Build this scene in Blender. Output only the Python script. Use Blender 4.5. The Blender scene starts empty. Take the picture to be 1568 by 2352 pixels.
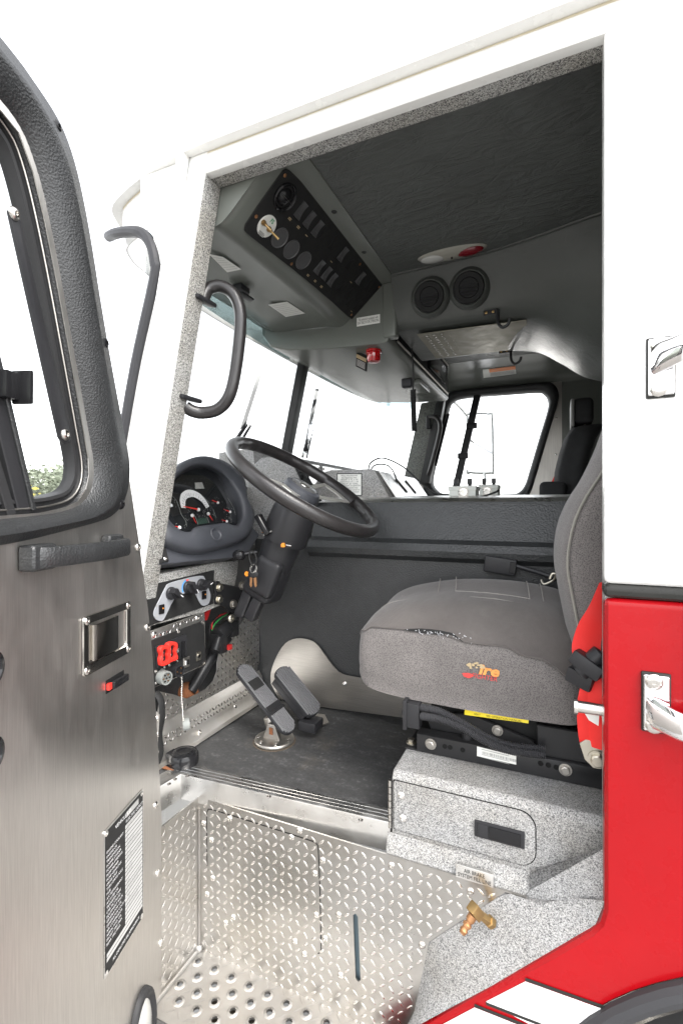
import bpy, bmesh, math, random
from mathutils import Vector, Matrix
random.seed(7)
scene = bpy.context.scene
R = math.radians
# ------------------------------------------------------------------ camera
CAMZ = 1.78
YAW = R(24.0)
cam_d = bpy.data.cameras.new("camera")
cam_d.sensor_fit = 'HORIZONTAL'; cam_d.sensor_width = 24.0; cam_d.lens = 24.0 * 1110.0 / 1568.0
cam_d.shift_y = -11.0 / 1568.0
cam_d.clip_start = 0.02; cam_d.clip_end = 2000.0
cam = bpy.data.objects.new("camera", cam_d); scene.collection.objects.link(cam)
cam.location = (0, -0.95, CAMZ); cam.rotation_euler = (R(90), 0, YAW)
scene.camera = cam
# ------------------------------------------------------------------ sky and sun (bright overcast)
SUN_EL, SUN_ROT = R(52), R(118)
world = bpy.data.worlds.new("World"); scene.world = world; world.use_nodes = True
wn = world.node_tree.nodes; wl = world.node_tree.links
bgn = wn.get("Background") or wn.new("ShaderNodeBackground")
sky = wn.new("ShaderNodeTexSky"); sky.sky_type = 'NISHITA'; sky.sun_disc = False
sky.sun_elevation = SUN_EL; sky.sun_rotation = SUN_ROT
sky.air_density = 1.0; sky.dust_density = 1.5; sky.ozone_density = 1.0
hsv = wn.new("ShaderNodeHueSaturation"); hsv.inputs['Saturation'].default_value = 0.12
wl.new(sky.outputs[0], hsv.inputs['Color']); wl.new(hsv.outputs[0], bgn.inputs[0])
bgn.inputs[1].default_value = 0.15
sun_d = bpy.data.lights.new("sun", 'SUN'); sun_d.energy = .6; sun_d.angle = R(25); sun_d.color = (1, .95, .88)
sun = bpy.data.objects.new("sun", sun_d); scene.collection.objects.link(sun)
_sd = Vector((math.cos(SUN_EL) * math.sin(SUN_ROT), math.cos(SUN_EL) * math.cos(SUN_ROT), math.sin(SUN_EL)))
sun.rotation_euler = (-_sd).to_track_quat('-Z', 'Y').to_euler(); sun.location = (2, -6, 8)
vs = scene.view_settings
vs.view_transform = 'Standard'; vs.look = 'None'; vs.gamma = 1; vs.exposure = 2.38; vs.use_curve_mapping = False
scene.render.engine = 'CYCLES'
cy = scene.cycles
cy.use_denoising = True; cy.max_bounces = 10; cy.diffuse_bounces = 6; cy.glossy_bounces = 4
cy.transparent_max_bounces = 16; cy.transmission_bounces = 6; cy.sample_clamp_indirect = 8.0
cy.caustics_reflective = True

# ------------------------------------------------------------------ placing helpers (truck frame: -x front, y into the cab, z=0 at CAMZ)
_f, _D, _h, _s, _c = 1110.0, .95, 1165.0, math.sin(YAW), math.cos(YAW)
def ray(u, v): return Vector((-_s*_f + _c*(u-784), _c*_f + _s*(u-784), _h - v))
CAMP = Vector((0, -_D, 0))
def P(u, v, y=None, x=None, z=None):
    d = ray(u, v)
    t = (_D+y)/d.y if y is not None else (x/d.x if x is not None else z/d.z)
    return CAMP + d*t
def PN(u, v, o, n):
    d = ray(u, v); t = (Vector(o)-CAMP).dot(n)/d.dot(n); return CAMP + d*t
V = Vector
UP = V((0, 0, CAMZ))

# ------------------------------------------------------------------ mesh builder
def frame(n, up=V((0, 0, 1))):
    n = V(n).normalized(); x = V(up).cross(n)
    if x.length < 1e-4: x = V((1, 0, 0)).cross(n)
    if x.length < 1e-4: x = V((0, 1, 0))
    x.normalize(); return x, n.cross(x), n
def smoothpath(pts, k=6, closed=False):
    pts = [V(p) for p in pts]; n = len(pts); out = []
    if n < 3: return pts
    m = n if closed else n-1
    for i in range(m):
        if closed: p0, p1, p2, p3 = pts[(i-1) % n], pts[i], pts[(i+1) % n], pts[(i+2) % n]
        else: p0, p1, p2, p3 = pts[max(i-1, 0)], pts[i], pts[i+1], pts[min(i+2, n-1)]
        for j in range(k):
            t = j/k
            out.append(.5*((2*p1)+(p2-p0)*t+(2*p0-5*p1+4*p2-p3)*t*t+(3*p1-p0-3*p2+p3)*t**3))
    if not closed: out.append(pts[-1])
    return out
def resample(pts, n, closed=True):
    pts = [V(p) for p in pts]
    q = pts+[pts[0]] if closed else pts
    L = [0]
    for a, b in zip(q, q[1:]): L.append(L[-1]+(b-a).length)
    out = []; m = n if closed else n-1
    for i in range(n):
        t = L[-1]*i/m; k = 0
        while k < len(L)-2 and L[k+1] < t: k += 1
        s = (t-L[k])/max(L[k+1]-L[k], 1e-9); out.append(q[k].lerp(q[k+1], min(max(s, 0), 1)))
    return out
class G:
    def __init__(s): s.b = bmesh.new()
    def v(s, p): return s.b.verts.new(p)
    def face(s, vs):
        try: return s.b.faces.new(vs)
        except ValueError: return None
    def poly(s, pts): return s.face([s.v(p) for p in pts])
    def box(s, c, size, axes=None):
        c = V(c); a = axes or (V((1, 0, 0)), V((0, 1, 0)), V((0, 0, 1)))
        X, Y, Z = (V(a[i])*size[i]/2 for i in range(3))
        q = [s.v(c+X*i+Y*j+Z*k) for k in (-1, 1) for j in (-1, 1) for i in (-1, 1)]
        for f in ((0, 2, 3, 1), (4, 5, 7, 6), (0, 1, 5, 4), (2, 6, 7, 3), (0, 4, 6, 2), (1, 3, 7, 5)): s.face([q[i] for i in f])
        return s
    def bx(s, x0, x1, y0, y1, z0, z1): return s.box(((x0+x1)/2, (y0+y1)/2, (z0+z1)/2), (abs(x1-x0), abs(y1-y0), abs(z1-z0)))
    def prism(s, pts, vec):
        vec = V(vec); A = [s.v(p) for p in pts]; B = [s.v(V(p)+vec) for p in pts]; n = len(A)
        s.face(A[::-1]); s.face(B)
        for i in range(n): s.face([A[i], A[(i+1) % n], B[(i+1) % n], B[i]])
        return s
    def loft(s, loops, closed=True, cap0=False, cap1=False):
        rows = [[s.v(p) for p in L] for L in loops]; n = len(rows[0])
        for a, b in zip(rows, rows[1:]):
            for i in range(n if closed else n-1):
                j = (i+1) % n; s.face([a[i], a[j], b[j], b[i]])
        if cap0: s.face(rows[0][::-1])
        if cap1: s.face(rows[-1])
        return s
    def tube(s, path, r, n=8, closed=False, k=6, caps=True, ry=None, upv=None):
        path = smoothpath(path, k, closed) if k > 1 else [V(p) for p in path]
        m = len(path); loops = []; px = None
        for i, p in enumerate(path):
            if closed: t = path[(i+1) % m]-path[i-1]
            else: t = path[min(i+1, m-1)]-path[max(i-1, 0)]
            t.normalize()
            if upv is not None: px = V(upv).cross(t).normalized()
            elif px is None: px = frame(t)[0]
            else:
                px = px-t*px.dot(t)
                px.normalize()
            pyv = t.cross(px); rr = r(i/(m-1)) if callable(r) else r; r2 = rr if ry is None else ry
            loops.append([p+px*rr*math.cos(2*math.pi*a/n)+pyv*r2*math.sin(2*math.pi*a/n) for a in range(n)])
        if closed: loops.append(loops[0])
        s.loft(loops, True, caps and not closed, caps and not closed)
        if closed: bmesh.ops.remove_doubles(s.b, verts=s.b.verts, dist=1e-6)
        return s
    def lathe(s, o, axis, prof, n=24, caps=True):
        o = V(o); x, y, a = frame(axis)
        loops = [[o+a*h+(x*math.cos(2*math.pi*i/n)+y*math.sin(2*math.pi*i/n))*max(r, 1e-5) for i in range(n)] for r, h in prof]
        return s.loft(loops, True, caps, caps)
    def cyl(s, p0, p1, r, n=16, r2=None):
        p0, p1 = V(p0), V(p1); L = (p1-p0).length
        return s.lathe(p0, p1-p0, [(r, 0), (r if r2 is None else r2, L)], n)
    def ball(s, c, r, sc=(1, 1, 1), n=12, axes=None):
        m = Matrix.Diagonal((r*sc[0], r*sc[1], r*sc[2], 1))
        if axes: m = Matrix((axes[0], axes[1], axes[2])).transposed().to_4x4() @ m
        bmesh.ops.create_uvsphere(s.b, u_segments=n, v_segments=max(n*2//3, 5), radius=1, matrix=Matrix.Translation(V(c)) @ m)
        return s
    def grid(s, fn, nu, nv):
        rows = [[s.v(fn(i/nu, j/nv)) for i in range(nu+1)] for j in range(nv+1)]
        for j in range(nv):
            for i in range(nu): s.face([rows[j][i], rows[j][i+1], rows[j+1][i+1], rows[j+1][i]])
        return s
    def thick(s, t):
        bmesh.ops.recalc_face_normals(s.b, faces=s.b.faces)
        bmesh.ops.solidify(s.b, geom=s.b.faces[:], thickness=t); return s
    def bevel(s, w, seg=2, ang=30):
        bmesh.ops.recalc_face_normals(s.b, faces=s.b.faces)
        es = [e for e in s.b.edges if len(e.link_faces) == 2 and e.calc_face_angle(0) > R(ang)]
        bmesh.ops.bevel(s.b, geom=es, offset=w, segments=seg, profile=.6, affect='EDGES', clamp_overlap=True)
        return s
    def fillplate(s, outer, holes, vec):
        """flat plate with holes, thickness vec"""
        es = []; loops = [outer]+holes; vl = []
        for L in loops:
            q = [s.v(p) for p in L]; vl.append(q)
            for i in range(len(q)): es.append(s.b.edges.new((q[i], q[(i+1) % len(q)])))
        bmesh.ops.triangle_fill(s.b, use_beauty=True, use_dissolve=False, edges=es)
        fs = s.b.faces[:]
        r = bmesh.ops.extrude_face_region(s.b, geom=fs)
        for e in r['geom']:
            if isinstance(e, bmesh.types.BMVert): e.co += V(vec)
        return s
ORG = {}
def part(name, g, mat, parent=None, angle=35, label=None, kind=None, flat=False, keep=False):
    b = g.b
    if not keep: bmesh.ops.recalc_face_normals(b, faces=b.faces)
    lo = V([min(v.co[i] for v in b.verts) for i in range(3)]); hi = V([max(v.co[i] for v in b.verts) for i in range(3)])
    c = (lo+hi)/2; c.z = lo.z if parent is None else c.z
    for v in b.verts: v.co -= c
    me = bpy.data.meshes.new(name); b.to_mesh(me); b.free()
    for p in me.polygons: p.use_smooth = not flat
    if not flat: me.set_sharp_from_angle(angle=R(angle))
    me.materials.append(MT[mat] if isinstance(mat, str) else mat)
    o = bpy.data.objects.new(name, me); scene.collection.objects.link(o)
    w = c+UP; ORG[o] = w
    if parent is not None: o.parent = parent; o.location = w-ORG[parent]
    else: o.location = w
    if label: o['label'] = label
    if kind: o['kind'] = kind
    return o
def thing(name, label, cat, loc, group=None):
    o = bpy.data.objects.new(name, None); o.empty_display_size = .1; scene.collection.objects.link(o)
    o.location = V(loc)+UP; ORG[o] = V(loc)+UP; o['label'] = label; o['category'] = cat
    if group: o['group'] = group
    return o
def tagthing(o, label, cat, group=None):
    o['label'] = label; o['category'] = cat
    if group: o['group'] = group
    return o
_cache = {}
def stamp(name, key, maker, mat, parent, p, n, up=V((0, 0, 1)), sc=1.0, spin=0.0):
    """a small repeated piece: mesh built once along +z at the origin, then placed at p facing n"""
    if key not in _cache:
        g = G(); maker(g); bmesh.ops.recalc_face_normals(g.b, faces=g.b.faces)
        me = bpy.data.meshes.new(name); g.b.to_mesh(me); g.b.free()
        for q in me.polygons: q.use_smooth = True
        me.set_sharp_from_angle(angle=R(40)); me.materials.append(MT[mat]); _cache[key] = me
    o = bpy.data.objects.new(name, _cache[key]); scene.collection.objects.link(o)
    x, y, z = frame(n, up)
    o.parent = parent; o.location = V(p)+UP-ORG[parent]
    o.rotation_euler = (Matrix((x, y, z)).transposed() @ Matrix.Rotation(spin, 3, 'Z')).to_euler()
    o.scale = (sc, sc, sc); ORG[o] = V(p)+UP
    return o
def screw(parent, p, n, r=.006, mat='steel', name='screw', h=.55):
    return stamp(name, ('screw', r, mat, h), lambda g: g.lathe((0, 0, -.001), (0, 0, 1), [(r, 0), (r, .0015), (r*.88, r*h*.6), (r*.6, r*h), (r*.3, r*h*1.05), (r*.28, r*h*.7), (.0001, r*h*.7)], 14, False), mat, parent, p, n)
def hexbolt(parent, p, n, r=.011, mat='zinc', name='bolt'):
    def mk(g):
        g.lathe((0, 0, -.001), (0, 0, 1), [(r*1.25, 0), (r*1.25, .003), (r, .0031)], 18)
        g.lathe((0, 0, .002), (0, 0, 1), [(r*.95, 0), (r*.95, r*.6), (r*.75, r*.75)], 6)
    return stamp(name, ('hex', r, mat), mk, mat, parent, p, n, spin=random.random())
_fontcache = {}
def textgeo(body, size=1.0, align='LEFT', spacing=1.0, shear=0.0, line=1.0, bold=0.0):
    cu = bpy.data.curves.new("t", 'FONT'); cu.body = body; cu.size = size; cu.align_x = align; cu.resolution_u = 2
    cu.space_character = spacing; cu.shear = shear; cu.space_line = line; cu.offset = bold
    ob = bpy.data.objects.new("t", cu); scene.collection.objects.link(ob)
    dg = bpy.context.evaluated_depsgraph_get(); me = bpy.data.meshes.new_from_object(ob.evaluated_get(dg))
    vs = [v.co.copy() for v in me.vertices]; fs = [tuple(p.vertices) for p in me.polygons]
    bpy.data.objects.remove(ob); bpy.data.curves.remove(cu); bpy.data.meshes.remove(me)
    return vs, fs
def text(g, body, o, X, Y, size, align='LEFT', width=None, **k):
    """lettering laid flat in the plane o + x*X + y*Y (X, Y unit)"""
    vs, fs = textgeo(body, size, align, **k); o, X, Y = V(o), V(X), V(Y)
    sx = 1.0
    if width and vs: sx = width/max(max(v.x for v in vs)-min(v.x for v in vs), 1e-6)
    q = [g.v(o+X*v.x*sx+Y*v.y) for v in vs]
    for f in fs: g.face([q[i] for i in f])
    return g
def inpoly(x, y, poly):
    c = False; n = len(poly)
    for i in range(n):
        x1, y1 = poly[i]; x2, y2 = poly[(i+1) % n]
        if (y1 > y) != (y2 > y) and x < (x2-x1)*(y-y1)/(y2-y1)+x1: c = not c
    return c
def lugs(name, parent, o, X, Y, poly, mat='plate_lug', pitch=.0205, L=.0195, W=.0062, H=.0017, skip=(), rot=0.0):
    """raised tread bars of checker plate, alternating direction, over polygon poly (in X,Y coordinates from o)"""
    o, X, Y = V(o), V(X).normalized(), V(Y).normalized(); N = X.cross(Y)
    b = bmesh.new(); xs = [p[0] for p in poly]; ys = [p[1] for p in poly]
    i0, i1 = int(min(xs)/pitch)-1, int(max(xs)/pitch)+2; j0, j1 = int(min(ys)/pitch)-1, int(max(ys)/pitch)+2
    for i in range(i0, i1):
        for j in range(j0, j1):
            a = R(45 if (i+j) % 2 else -45)+rot+R(random.uniform(-3, 3))
            cx, cy_ = i*pitch, j*pitch; ex, ey = math.cos(a)*L*.5, math.sin(a)*L*.5
            if not (inpoly(cx+ex, cy_+ey, poly) and inpoly(cx-ex, cy_-ey, poly)): continue
            if any((cx-sx)**2+(cy_-sy)**2 < sr*sr for sx, sy, sr in skip): continue
            c = o+X*cx+Y*cy_; D1 = X*math.cos(a)+Y*math.sin(a); D2 = N.cross(D1)
            ring = []
            for t in (-1, -.55, 0, .55): ring.append(c+D1*L*.5*t+D2*W*.5*(1-t*t)**.8)
            for t in (1, .55, 0, -.55): ring.append(c+D1*L*.5*t-D2*W*.5*(1-t*t)**.8)
            q = [b.verts.new(p) for p in ring]
            top = [b.verts.new(c+D1*L*.5*t+N*H) for t in (-.6, 0, .6)]
            # sides
            b.faces.new((q[0], top[0], q[1])); b.faces.new((q[1], top[0], top[1], q[2])); b.faces.new((q[2], top[1], top[2], q[3]))
            b.faces.new((q[3], top[2], q[4])); b.faces.new((q[4], top[2], q[5])); b.faces.new((q[5], top[2], top[1], q[6])); b.faces.new((q[6], top[1], top[0], q[7]))
            b.faces.new((q[7], top[0], q[0]))
    if not b.verts: return None
    g = G(); g.b.free(); g.b = b
    return part(name, g, mat, parent, angle=80, kind='stuff', keep=True)
# ------------------------------------------------------------------ materials
MT = {}
class NB:
    def __init__(s, name):
        s.m = bpy.data.materials.new(name); s.m.use_nodes = True; s.t = s.m.node_tree
        s.p = s.t.nodes['Principled BSDF']; s._tc = None; MT[name] = s.m
    def n(s, t, **k):
        q = s.t.nodes.new('ShaderNode'+t)
        for a, b in k.items(): setattr(q, a, b)
        return q
    def l(s, a, b): s.t.links.new(a, b)
    def co(s, scale=(1, 1, 1), rot=(0, 0, 0)):
        if s._tc is None: s._tc = s.n('TexCoord')
        mp = s.n('Mapping'); mp.inputs['Scale'].default_value = scale; mp.inputs['Rotation'].default_value = rot
        s.l(s._tc.outputs['Object'], mp.inputs[0]); return mp.outputs[0]
    def noise(s, scale, detail=3, rough=.55, vec=None, dist=0):
        q = s.n('TexNoise'); q.inputs['Scale'].default_value = scale; q.inputs['Detail'].default_value = detail
        q.inputs['Roughness'].default_value = rough; q.inputs['Distortion'].default_value = dist
        s.l(vec or s.co(), q.inputs['Vector']); return q.outputs['Fac']
    def voro(s, scale, feature='F1', vec=None, out='Distance'):
        q = s.n('TexVoronoi', feature=feature); q.inputs['Scale'].default_value = scale
        s.l(vec or s.co(), q.inputs['Vector']); return q.outputs[out]
    def ramp(s, fac, stops, interp='LINEAR'):
        q = s.n('ValToRGB'); e = q.color_ramp; e.interpolation = interp
        while len(e.elements) < len(stops): e.elements.new(.5)
        for i, (p, c) in enumerate(stops):
            e.elements[i].position = p
            e.elements[i].color = (c, c, c, 1) if isinstance(c, (int, float)) else (*c, 1)
        s.l(fac, q.inputs[0]); return q.outputs[0]
    def math(s, op, a, b=None):
        q = s.n('Math', operation=op)
        for i, x in enumerate((a, b)):
            if x is None: continue
            if isinstance(x, (int, float)): q.inputs[i].default_value = x
            else: s.l(x, q.inputs[i])
        return q.outputs[0]
    def mix(s, fac, a, b, blend='MIX'):
        q = s.n('Mix', data_type='RGBA', blend_type=blend)
        for i, x in ((0, fac), (6, a), (7, b)):
            if isinstance(x, (int, float)) and i == 0: q.inputs[0].default_value = x
            elif isinstance(x, (int, float)): q.inputs[i].default_value = (x, x, x, 1)
            elif isinstance(x, tuple): q.inputs[i].default_value = (*x, 1)
            else: s.l(x, q.inputs[i])
        return q.outputs[2]
    def bump(s, h, strength=.3, dist=.001, prev=None):
        q = s.n('Bump'); q.inputs['Strength'].default_value = strength; q.inputs['Distance'].default_value = dist
        s.l(h, q.inputs['Height'])
        if prev is not None: s.l(prev, q.inputs['Normal'])
        s.l(q.outputs[0], s.p.inputs['Normal']); return q.outputs[0]
    def set(s, base=None, rough=None, metal=None, **k):
        for nm, x in (('Base Color', base), ('Roughness', rough), ('Metallic', metal)):
            if x is None: continue
            if isinstance(x, tuple): s.p.inputs[nm].default_value = (*x, 1)
            elif isinstance(x, (int, float)):
                s.p.inputs[nm].default_value = (x, x, x, 1) if nm == 'Base Color' else x
            else: s.l(x, s.p.inputs[nm])
        for a, b in k.items(): s.p.inputs[a.replace('_', ' ')].default_value = b
        return s
def plain(name, base, rough=.5, metal=0, bump=0, bscale=400, var=.0, **k):
    m = NB(name); b = base if isinstance(base, tuple) else (base,)*3
    if var:
        f = m.noise(9, 5, .6); m.set(m.mix(f, tuple(c*(1-var) for c in b), tuple(min(c*(1+var), 1) for c in b)), m.ramp(m.noise(23, 4), [(.3, max(rough-.1, .02)), (.7, min(rough+.1, 1))]), metal)
    else: m.set(b, rough, metal)
    if bump: m.bump(m.noise(bscale, 2, .5), bump, .001)
    if metal == 0 and max(b) < .06: m.set(Specular_IOR_Level=.28)
    return m.set(**k)
plain('white_paint', (.82, .815, .79), .22, var=.03, Coat_Weight=.5, Coat_Roughness=.08)
plain('red_paint', (.30, .002, .005), .30, var=.06, bump=.16, bscale=6, Specular_IOR_Level=.16, Coat_Weight=.30, Coat_Roughness=.03)
plain('white_film', (.82, .82, .82), .3, var=.02)
plain('black_film', (.022, .022, .02), .3, var=.1)
plain('cream_edge', (.62, .55, .40), .5, var=.2)
plain('aluminium', (.78, .77, .75), .32, 1, bump=.05, bscale=200, var=.06)
plain('chrome', (.86, .86, .87), .05, 1)
plain('steel', (.62, .60, .57), .25, 1, var=.1)
plain('zinc', (.50, .47, .40), .38, 1, var=.2)
plain('dull_steel', (.42, .40, .37), .45, 1, var=.2)
plain('brass', (.40, .27, .12), .42, 1, var=.25)
plain('copper', (.45, .24, .12), .45, 1, var=.25)
plain('black_plastic', (.022, .022, .024), .38, bump=.12, bscale=500, var=.12)
plain('black_gloss', (.012, .012, .013), .12, var=.1)
plain('black_matte', (.016, .016, .016), .7, var=.15)
plain('black_steel', (.018, .018, .019), .36, var=.25)
plain('rubber', (.022, .022, .023), .55, bump=.1, bscale=300, var=.15)
plain('pod_plastic', (.050, .053, .062), .48, bump=.25, bscale=900, var=.08)
plain('console_plastic', (.135, .143, .128), .27, bump=.10, bscale=700)
plain('grey_plate', (.30, .31, .33), .42, var=.04)
plain('grey_plastic', (.22, .23, .22), .5, var=.08)
plain('box_grey', (.52, .53, .50), .55, var=.04)
plain('red_plastic', (.72, .035, .025), .35)
plain('red_web', (.70, .022, .018), .75, bump=.5, bscale=900, var=.12)
plain('dark_red_lens', (.16, .004, .010), .1, Coat_Weight=.5)
plain('red_lens', (.55, .01, .012), .08, Coat_Weight=.6, Transmission_Weight=.35)
plain('clear_lens', (.42, .42, .40), .12, Coat_Weight=.5)
plain('light_trim', (.30, .29, .25), .4)
plain('yellow_label', (.86, .68, .03), .45)
plain('white_label', (.74, .74, .70), .45, var=.04)
plain('orange_label', (.75, .22, .05), .45)
plain('orange_ink', (.62, .26, .07), .8, var=.35)
plain('red_ink', (.50, .05, .045), .8, var=.3)
plain('pale_ink', (.40, .31, .18), .8, var=.4)
plain('white_ink', (.75, .75, .75), .6)
plain('grey_ink', (.32, .32, .31), .6)
plain('black_ink', (.015, .015, .015), .6)
plain('green_ink', (.03, .30, .12), .6)
plain('blue_ink', (.02, .28, .70), .5)
plain('red_needle', (.85, .03, .02), .5)
plain('dial_white', (.78, .78, .79), .5)
plain('cluster_black', (.014, .015, .017), .35, bump=.2, bscale=1500)
plain('lcd', (.045, .075, .06), .2)
plain('teal_ink', (.12, .5, .48), .5)
plain('amber', (.75, .25, .02), .4)
plain('dark_hole', (.006, .006, .006), .9)
plain('rust', (.20, .075, .03), .85, var=.4)
plain('wire_red', (.5, .02, .02), .5); plain('wire_green', (.04, .35, .08), .5)
plain('conduit', (.045, .045, .048), .4)
plain('cable', (.02, .02, .02), .5)
plain('cable_white', (.7, .7, .66), .5)
plain('seat_dark', (.030, .030, .031), .85, bump=.5, bscale=1200, var=.15)
plain('seat_trim', (.20, .20, .19), .45, var=.05)
plain('glass_edge', (.05, .12, .13), .1)
plain('asphalt', (.26, .255, .245), .9, bump=.3, bscale=120, var=.2)
plain('bark', (.10, .07, .05), .9, var=.3)
plain('leaf', (.20, .225, .165), .7, var=.4)
plain('leaf_yellow', (.30, .26, .05), .7, var=.4)
plain('wall_white', (.78, .78, .76), .7, var=.05)
plain('slot_blue', (.10, .14, .16), .5)
plain('mirror_shell', (.55, .56, .56), .25, 1)
plain('tyre', (.02, .02, .02), .8, var=.2)
plain('arch_trim', (.045, .045, .048), .45, var=.15, Specular_IOR_Level=.12)
# speckled cab coating
def speckle(name, dark, mid, light, scale):
    m = NB(name); c = m.voro(scale, out='Color')
    sep = m.n('SeparateColor'); m.l(c, sep.inputs[0])
    r = m.ramp(sep.outputs[0], [(0, dark), (.20, dark), (.26, mid), (.62, mid), (.74, light), (1, light)])
    r2 = m.ramp(m.noise(scale*.5, 2), [(.35, .88), (.65, 1.08)])
    dirt = m.ramp(m.noise(5, 5, .65), [(.35, (.86, .83, .78)), (.6, (1, 1, 1))])
    m.set(m.mix(1.0, m.mix(1.0, r, r2, 'MULTIPLY'), dirt, 'MULTIPLY'), .55)
    m.bump(m.noise(scale*.8, 3), .35, .001)
speckle('speckle', (.06, .06, .06), (.27, .265, .255), (.48, .48, .46), 540)
speckle('speckle_grey', (.095, .095, .098), (.25, .25, .25), (.40, .40, .395), 680)
speckle('speckle_dark', (.05, .055, .05), (.14, .15, .14), (.26, .27, .25), 420)
# checker plate
def metalplate(name, base, r0, r1, warm=.0):
    m = NB(name)
    big = m.noise(3.5, 5, .6); fine = m.noise(60, 5, .65)
    stn = m.ramp(m.noise(7, 6, .7), [(.3, (base*.86, base*.82, base*.76)), (.55, (base, base*.975, base*.94)), (.75, (base*1.04, base*1.025, base*1.0))])
    m.set(stn, m.ramp(m.mix(.5, big, fine), [(.3, r0), (.7, r1)]), 1.0)
    m.bump(m.noise(35, 3), .06, .002)
metalplate('plate', .50, .22, .42); metalplate('toe_plate', .80, .32, .48)
metalplate('plate_lug', .80, .16, .28)
metalplate('step_plate', .40, .34, .52)
# brushed stainless
def brushed(name, base, r0, r1, sc, tint=(1, .955, .89)):
    m = NB(name)
    st = m.noise(1.0, 4, .6, m.co(sc)); cloud = m.noise(4, 5, .6); smear = m.noise(16, 5, .7, m.co((1, 1, .35)))
    col = m.ramp(st, [(.3, tuple(base*.86*t for t in tint)), (.7, tuple(base*1.08*t for t in tint))])
    m.set(col, m.ramp(m.mix(.5, cloud, smear), [(.3, r0), (.7, r1)]), 1.0)
    m.p.inputs['Anisotropic'].default_value = .4
    b = m.bump(st, .10, .0004); scr = m.voro(9, 'DISTANCE_TO_EDGE', m.co((1, 1, .18), (.2, .5, .1)))
    m.bump(m.ramp(scr, [(0, 0), (.004, 1)]), .06, .0006, b)
brushed('stainless', .63, .30, .48, (900, 900, 14), (1, .965, .915))
brushed('stainless_far', .42, .35, .5, (500, 500, 10))
brushed('stainless_kick', .46, .26, .42, (14, 900, 600))
brushed('polished', .62, .07, .14, (14, 900, 900))
# grained black vinyl on engine cover
def vinyl(name, base, scale, strength, rough, scuff=.0):
    m = NB(name)
    b = m.bump(m.voro(scale, 'SMOOTH_F1'), strength, .0012); m.bump(m.noise(6, 3), .12, .01, b)
    col = m.ramp(m.noise(30, 6, .7), [(.3, tuple(c*.8 for c in base)), (.6, base), (.78, tuple(min(c*1.5+scuff, 1) for c in base))])
    m.set(col, rough)
vinyl('cover_vinyl', (.032, .033, .034), 300, .8, .48)
vinyl('cover_coarse', (.030, .032, .033), 200, 1.0, .40)
vinyl('frame_vinyl', (.024, .025, .026), 330, .7, .40)
vinyl('grip_vinyl', (.024, .022, .022), 420, .35, .30)
# floor mat with scuffs
m = NB('floor_mat')
sc1 = m.noise(14, 8, .75, m.co((1, 2.2, 1), (0, 0, .7))); sc2 = m.noise(90, 6, .7)
sand = m.noise(5, 6, .7)
base = m.ramp(m.mix(.45, sc1, sc2), [(.36, .026), (.54, .045), (.68, .13)])
base = m.mix(m.ramp(sand, [(.55, 0.0), (.75, .55)]), base, (.10, .085, .065))
m.set(base, .72); m.bump(m.noise(420, 2), .5, .001)
# headliner, wrinkled vinyl
m = NB('headliner')
w1 = m.voro(5.5, 'DISTANCE_TO_EDGE', m.co((1.0, 3.2, 1), (0, 0, .35)))
nz = m.noise(9, 5, .65, m.co((1, 2.4, 1), (0, 0, .3)), 1.6)
hgt = m.math('ADD', m.math('MULTIPLY', nz, 1.0), m.ramp(w1, [(0, 0), (.03, .10)]))
b = m.bump(hgt, .75, .010); m.bump(m.noise(260, 2), .35, .001, b)
m.set(m.ramp(m.noise(4, 4), [(.3, (.074, .078, .074)), (.7, (.098, .104, .098))]), .38)
m = NB('duct_vinyl')
b = m.bump(m.noise(22, 5, .6, None, .8), .28, .006); m.bump(m.noise(500, 2), .3, .001, b)
m.set((.062, .066, .060), .38)
# woven seat cloth: dark warp with pale flecks
def cloth(name, dark, light):
    m = NB(name)
    k = m.noise(620, 2, .6, m.co((1, 1, .8))); fl = m.voro(430, out='Distance')
    worn = m.ramp(m.noise(6, 5, .65), [(.35, .88), (.7, 1.18)])
    col = m.mix(m.ramp(m.mix(.5, k, fl), [(.30, 0.0), (.52, 1.0)]), dark, light)
    m.set(m.mix(1.0, col, worn, 'MULTIPLY'), .9, Sheen_Weight=.2)
    b = m.bump(k, .5, .0010); m.bump(m.noise(9, 4), .3, .008, b)
cloth('seat_cloth', (.034, .030, .030), (.145, .132, .126))
m = NB('seat_top')
wr = m.ramp(m.noise(5, 6, .7), [(.32, (.072, .063, .059)), (.58, (.096, .085, .079)), (.78, (.128, .117, .108))])
m.set(wr, .92, Sheen_Weight=.2); b = m.bump(m.noise(900, 2), .5, .001); m.bump(m.noise(11, 5, .6, m.co((1, .5, 1)), 1.2), .55, .008, b)
plain('seat_piping', (.22, .21, .185), .8, bump=.3, bscale=900)
plain('torn_lint', (.50, .50, .52), .9, bump=.6, bscale=1500)
plain('spoke_metal', (.55, .54, .50), .38, .55, var=.1); plain('seat_stitch', (.24, .225, .21), .9); plain('pedal_rib', (.13, .13, .135), .5, var=.2); plain('dirt', (.075, .058, .042), .9, var=.3)
plain('hub_cap', (.10, .10, .10), .3, var=.1); plain('rocker_plastic', (.075, .075, .077), .33); plain('service_metal', (.22, .205, .16), .5, .6, var=.25); plain('strip_grey', (.42, .42, .41), .5)
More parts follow.
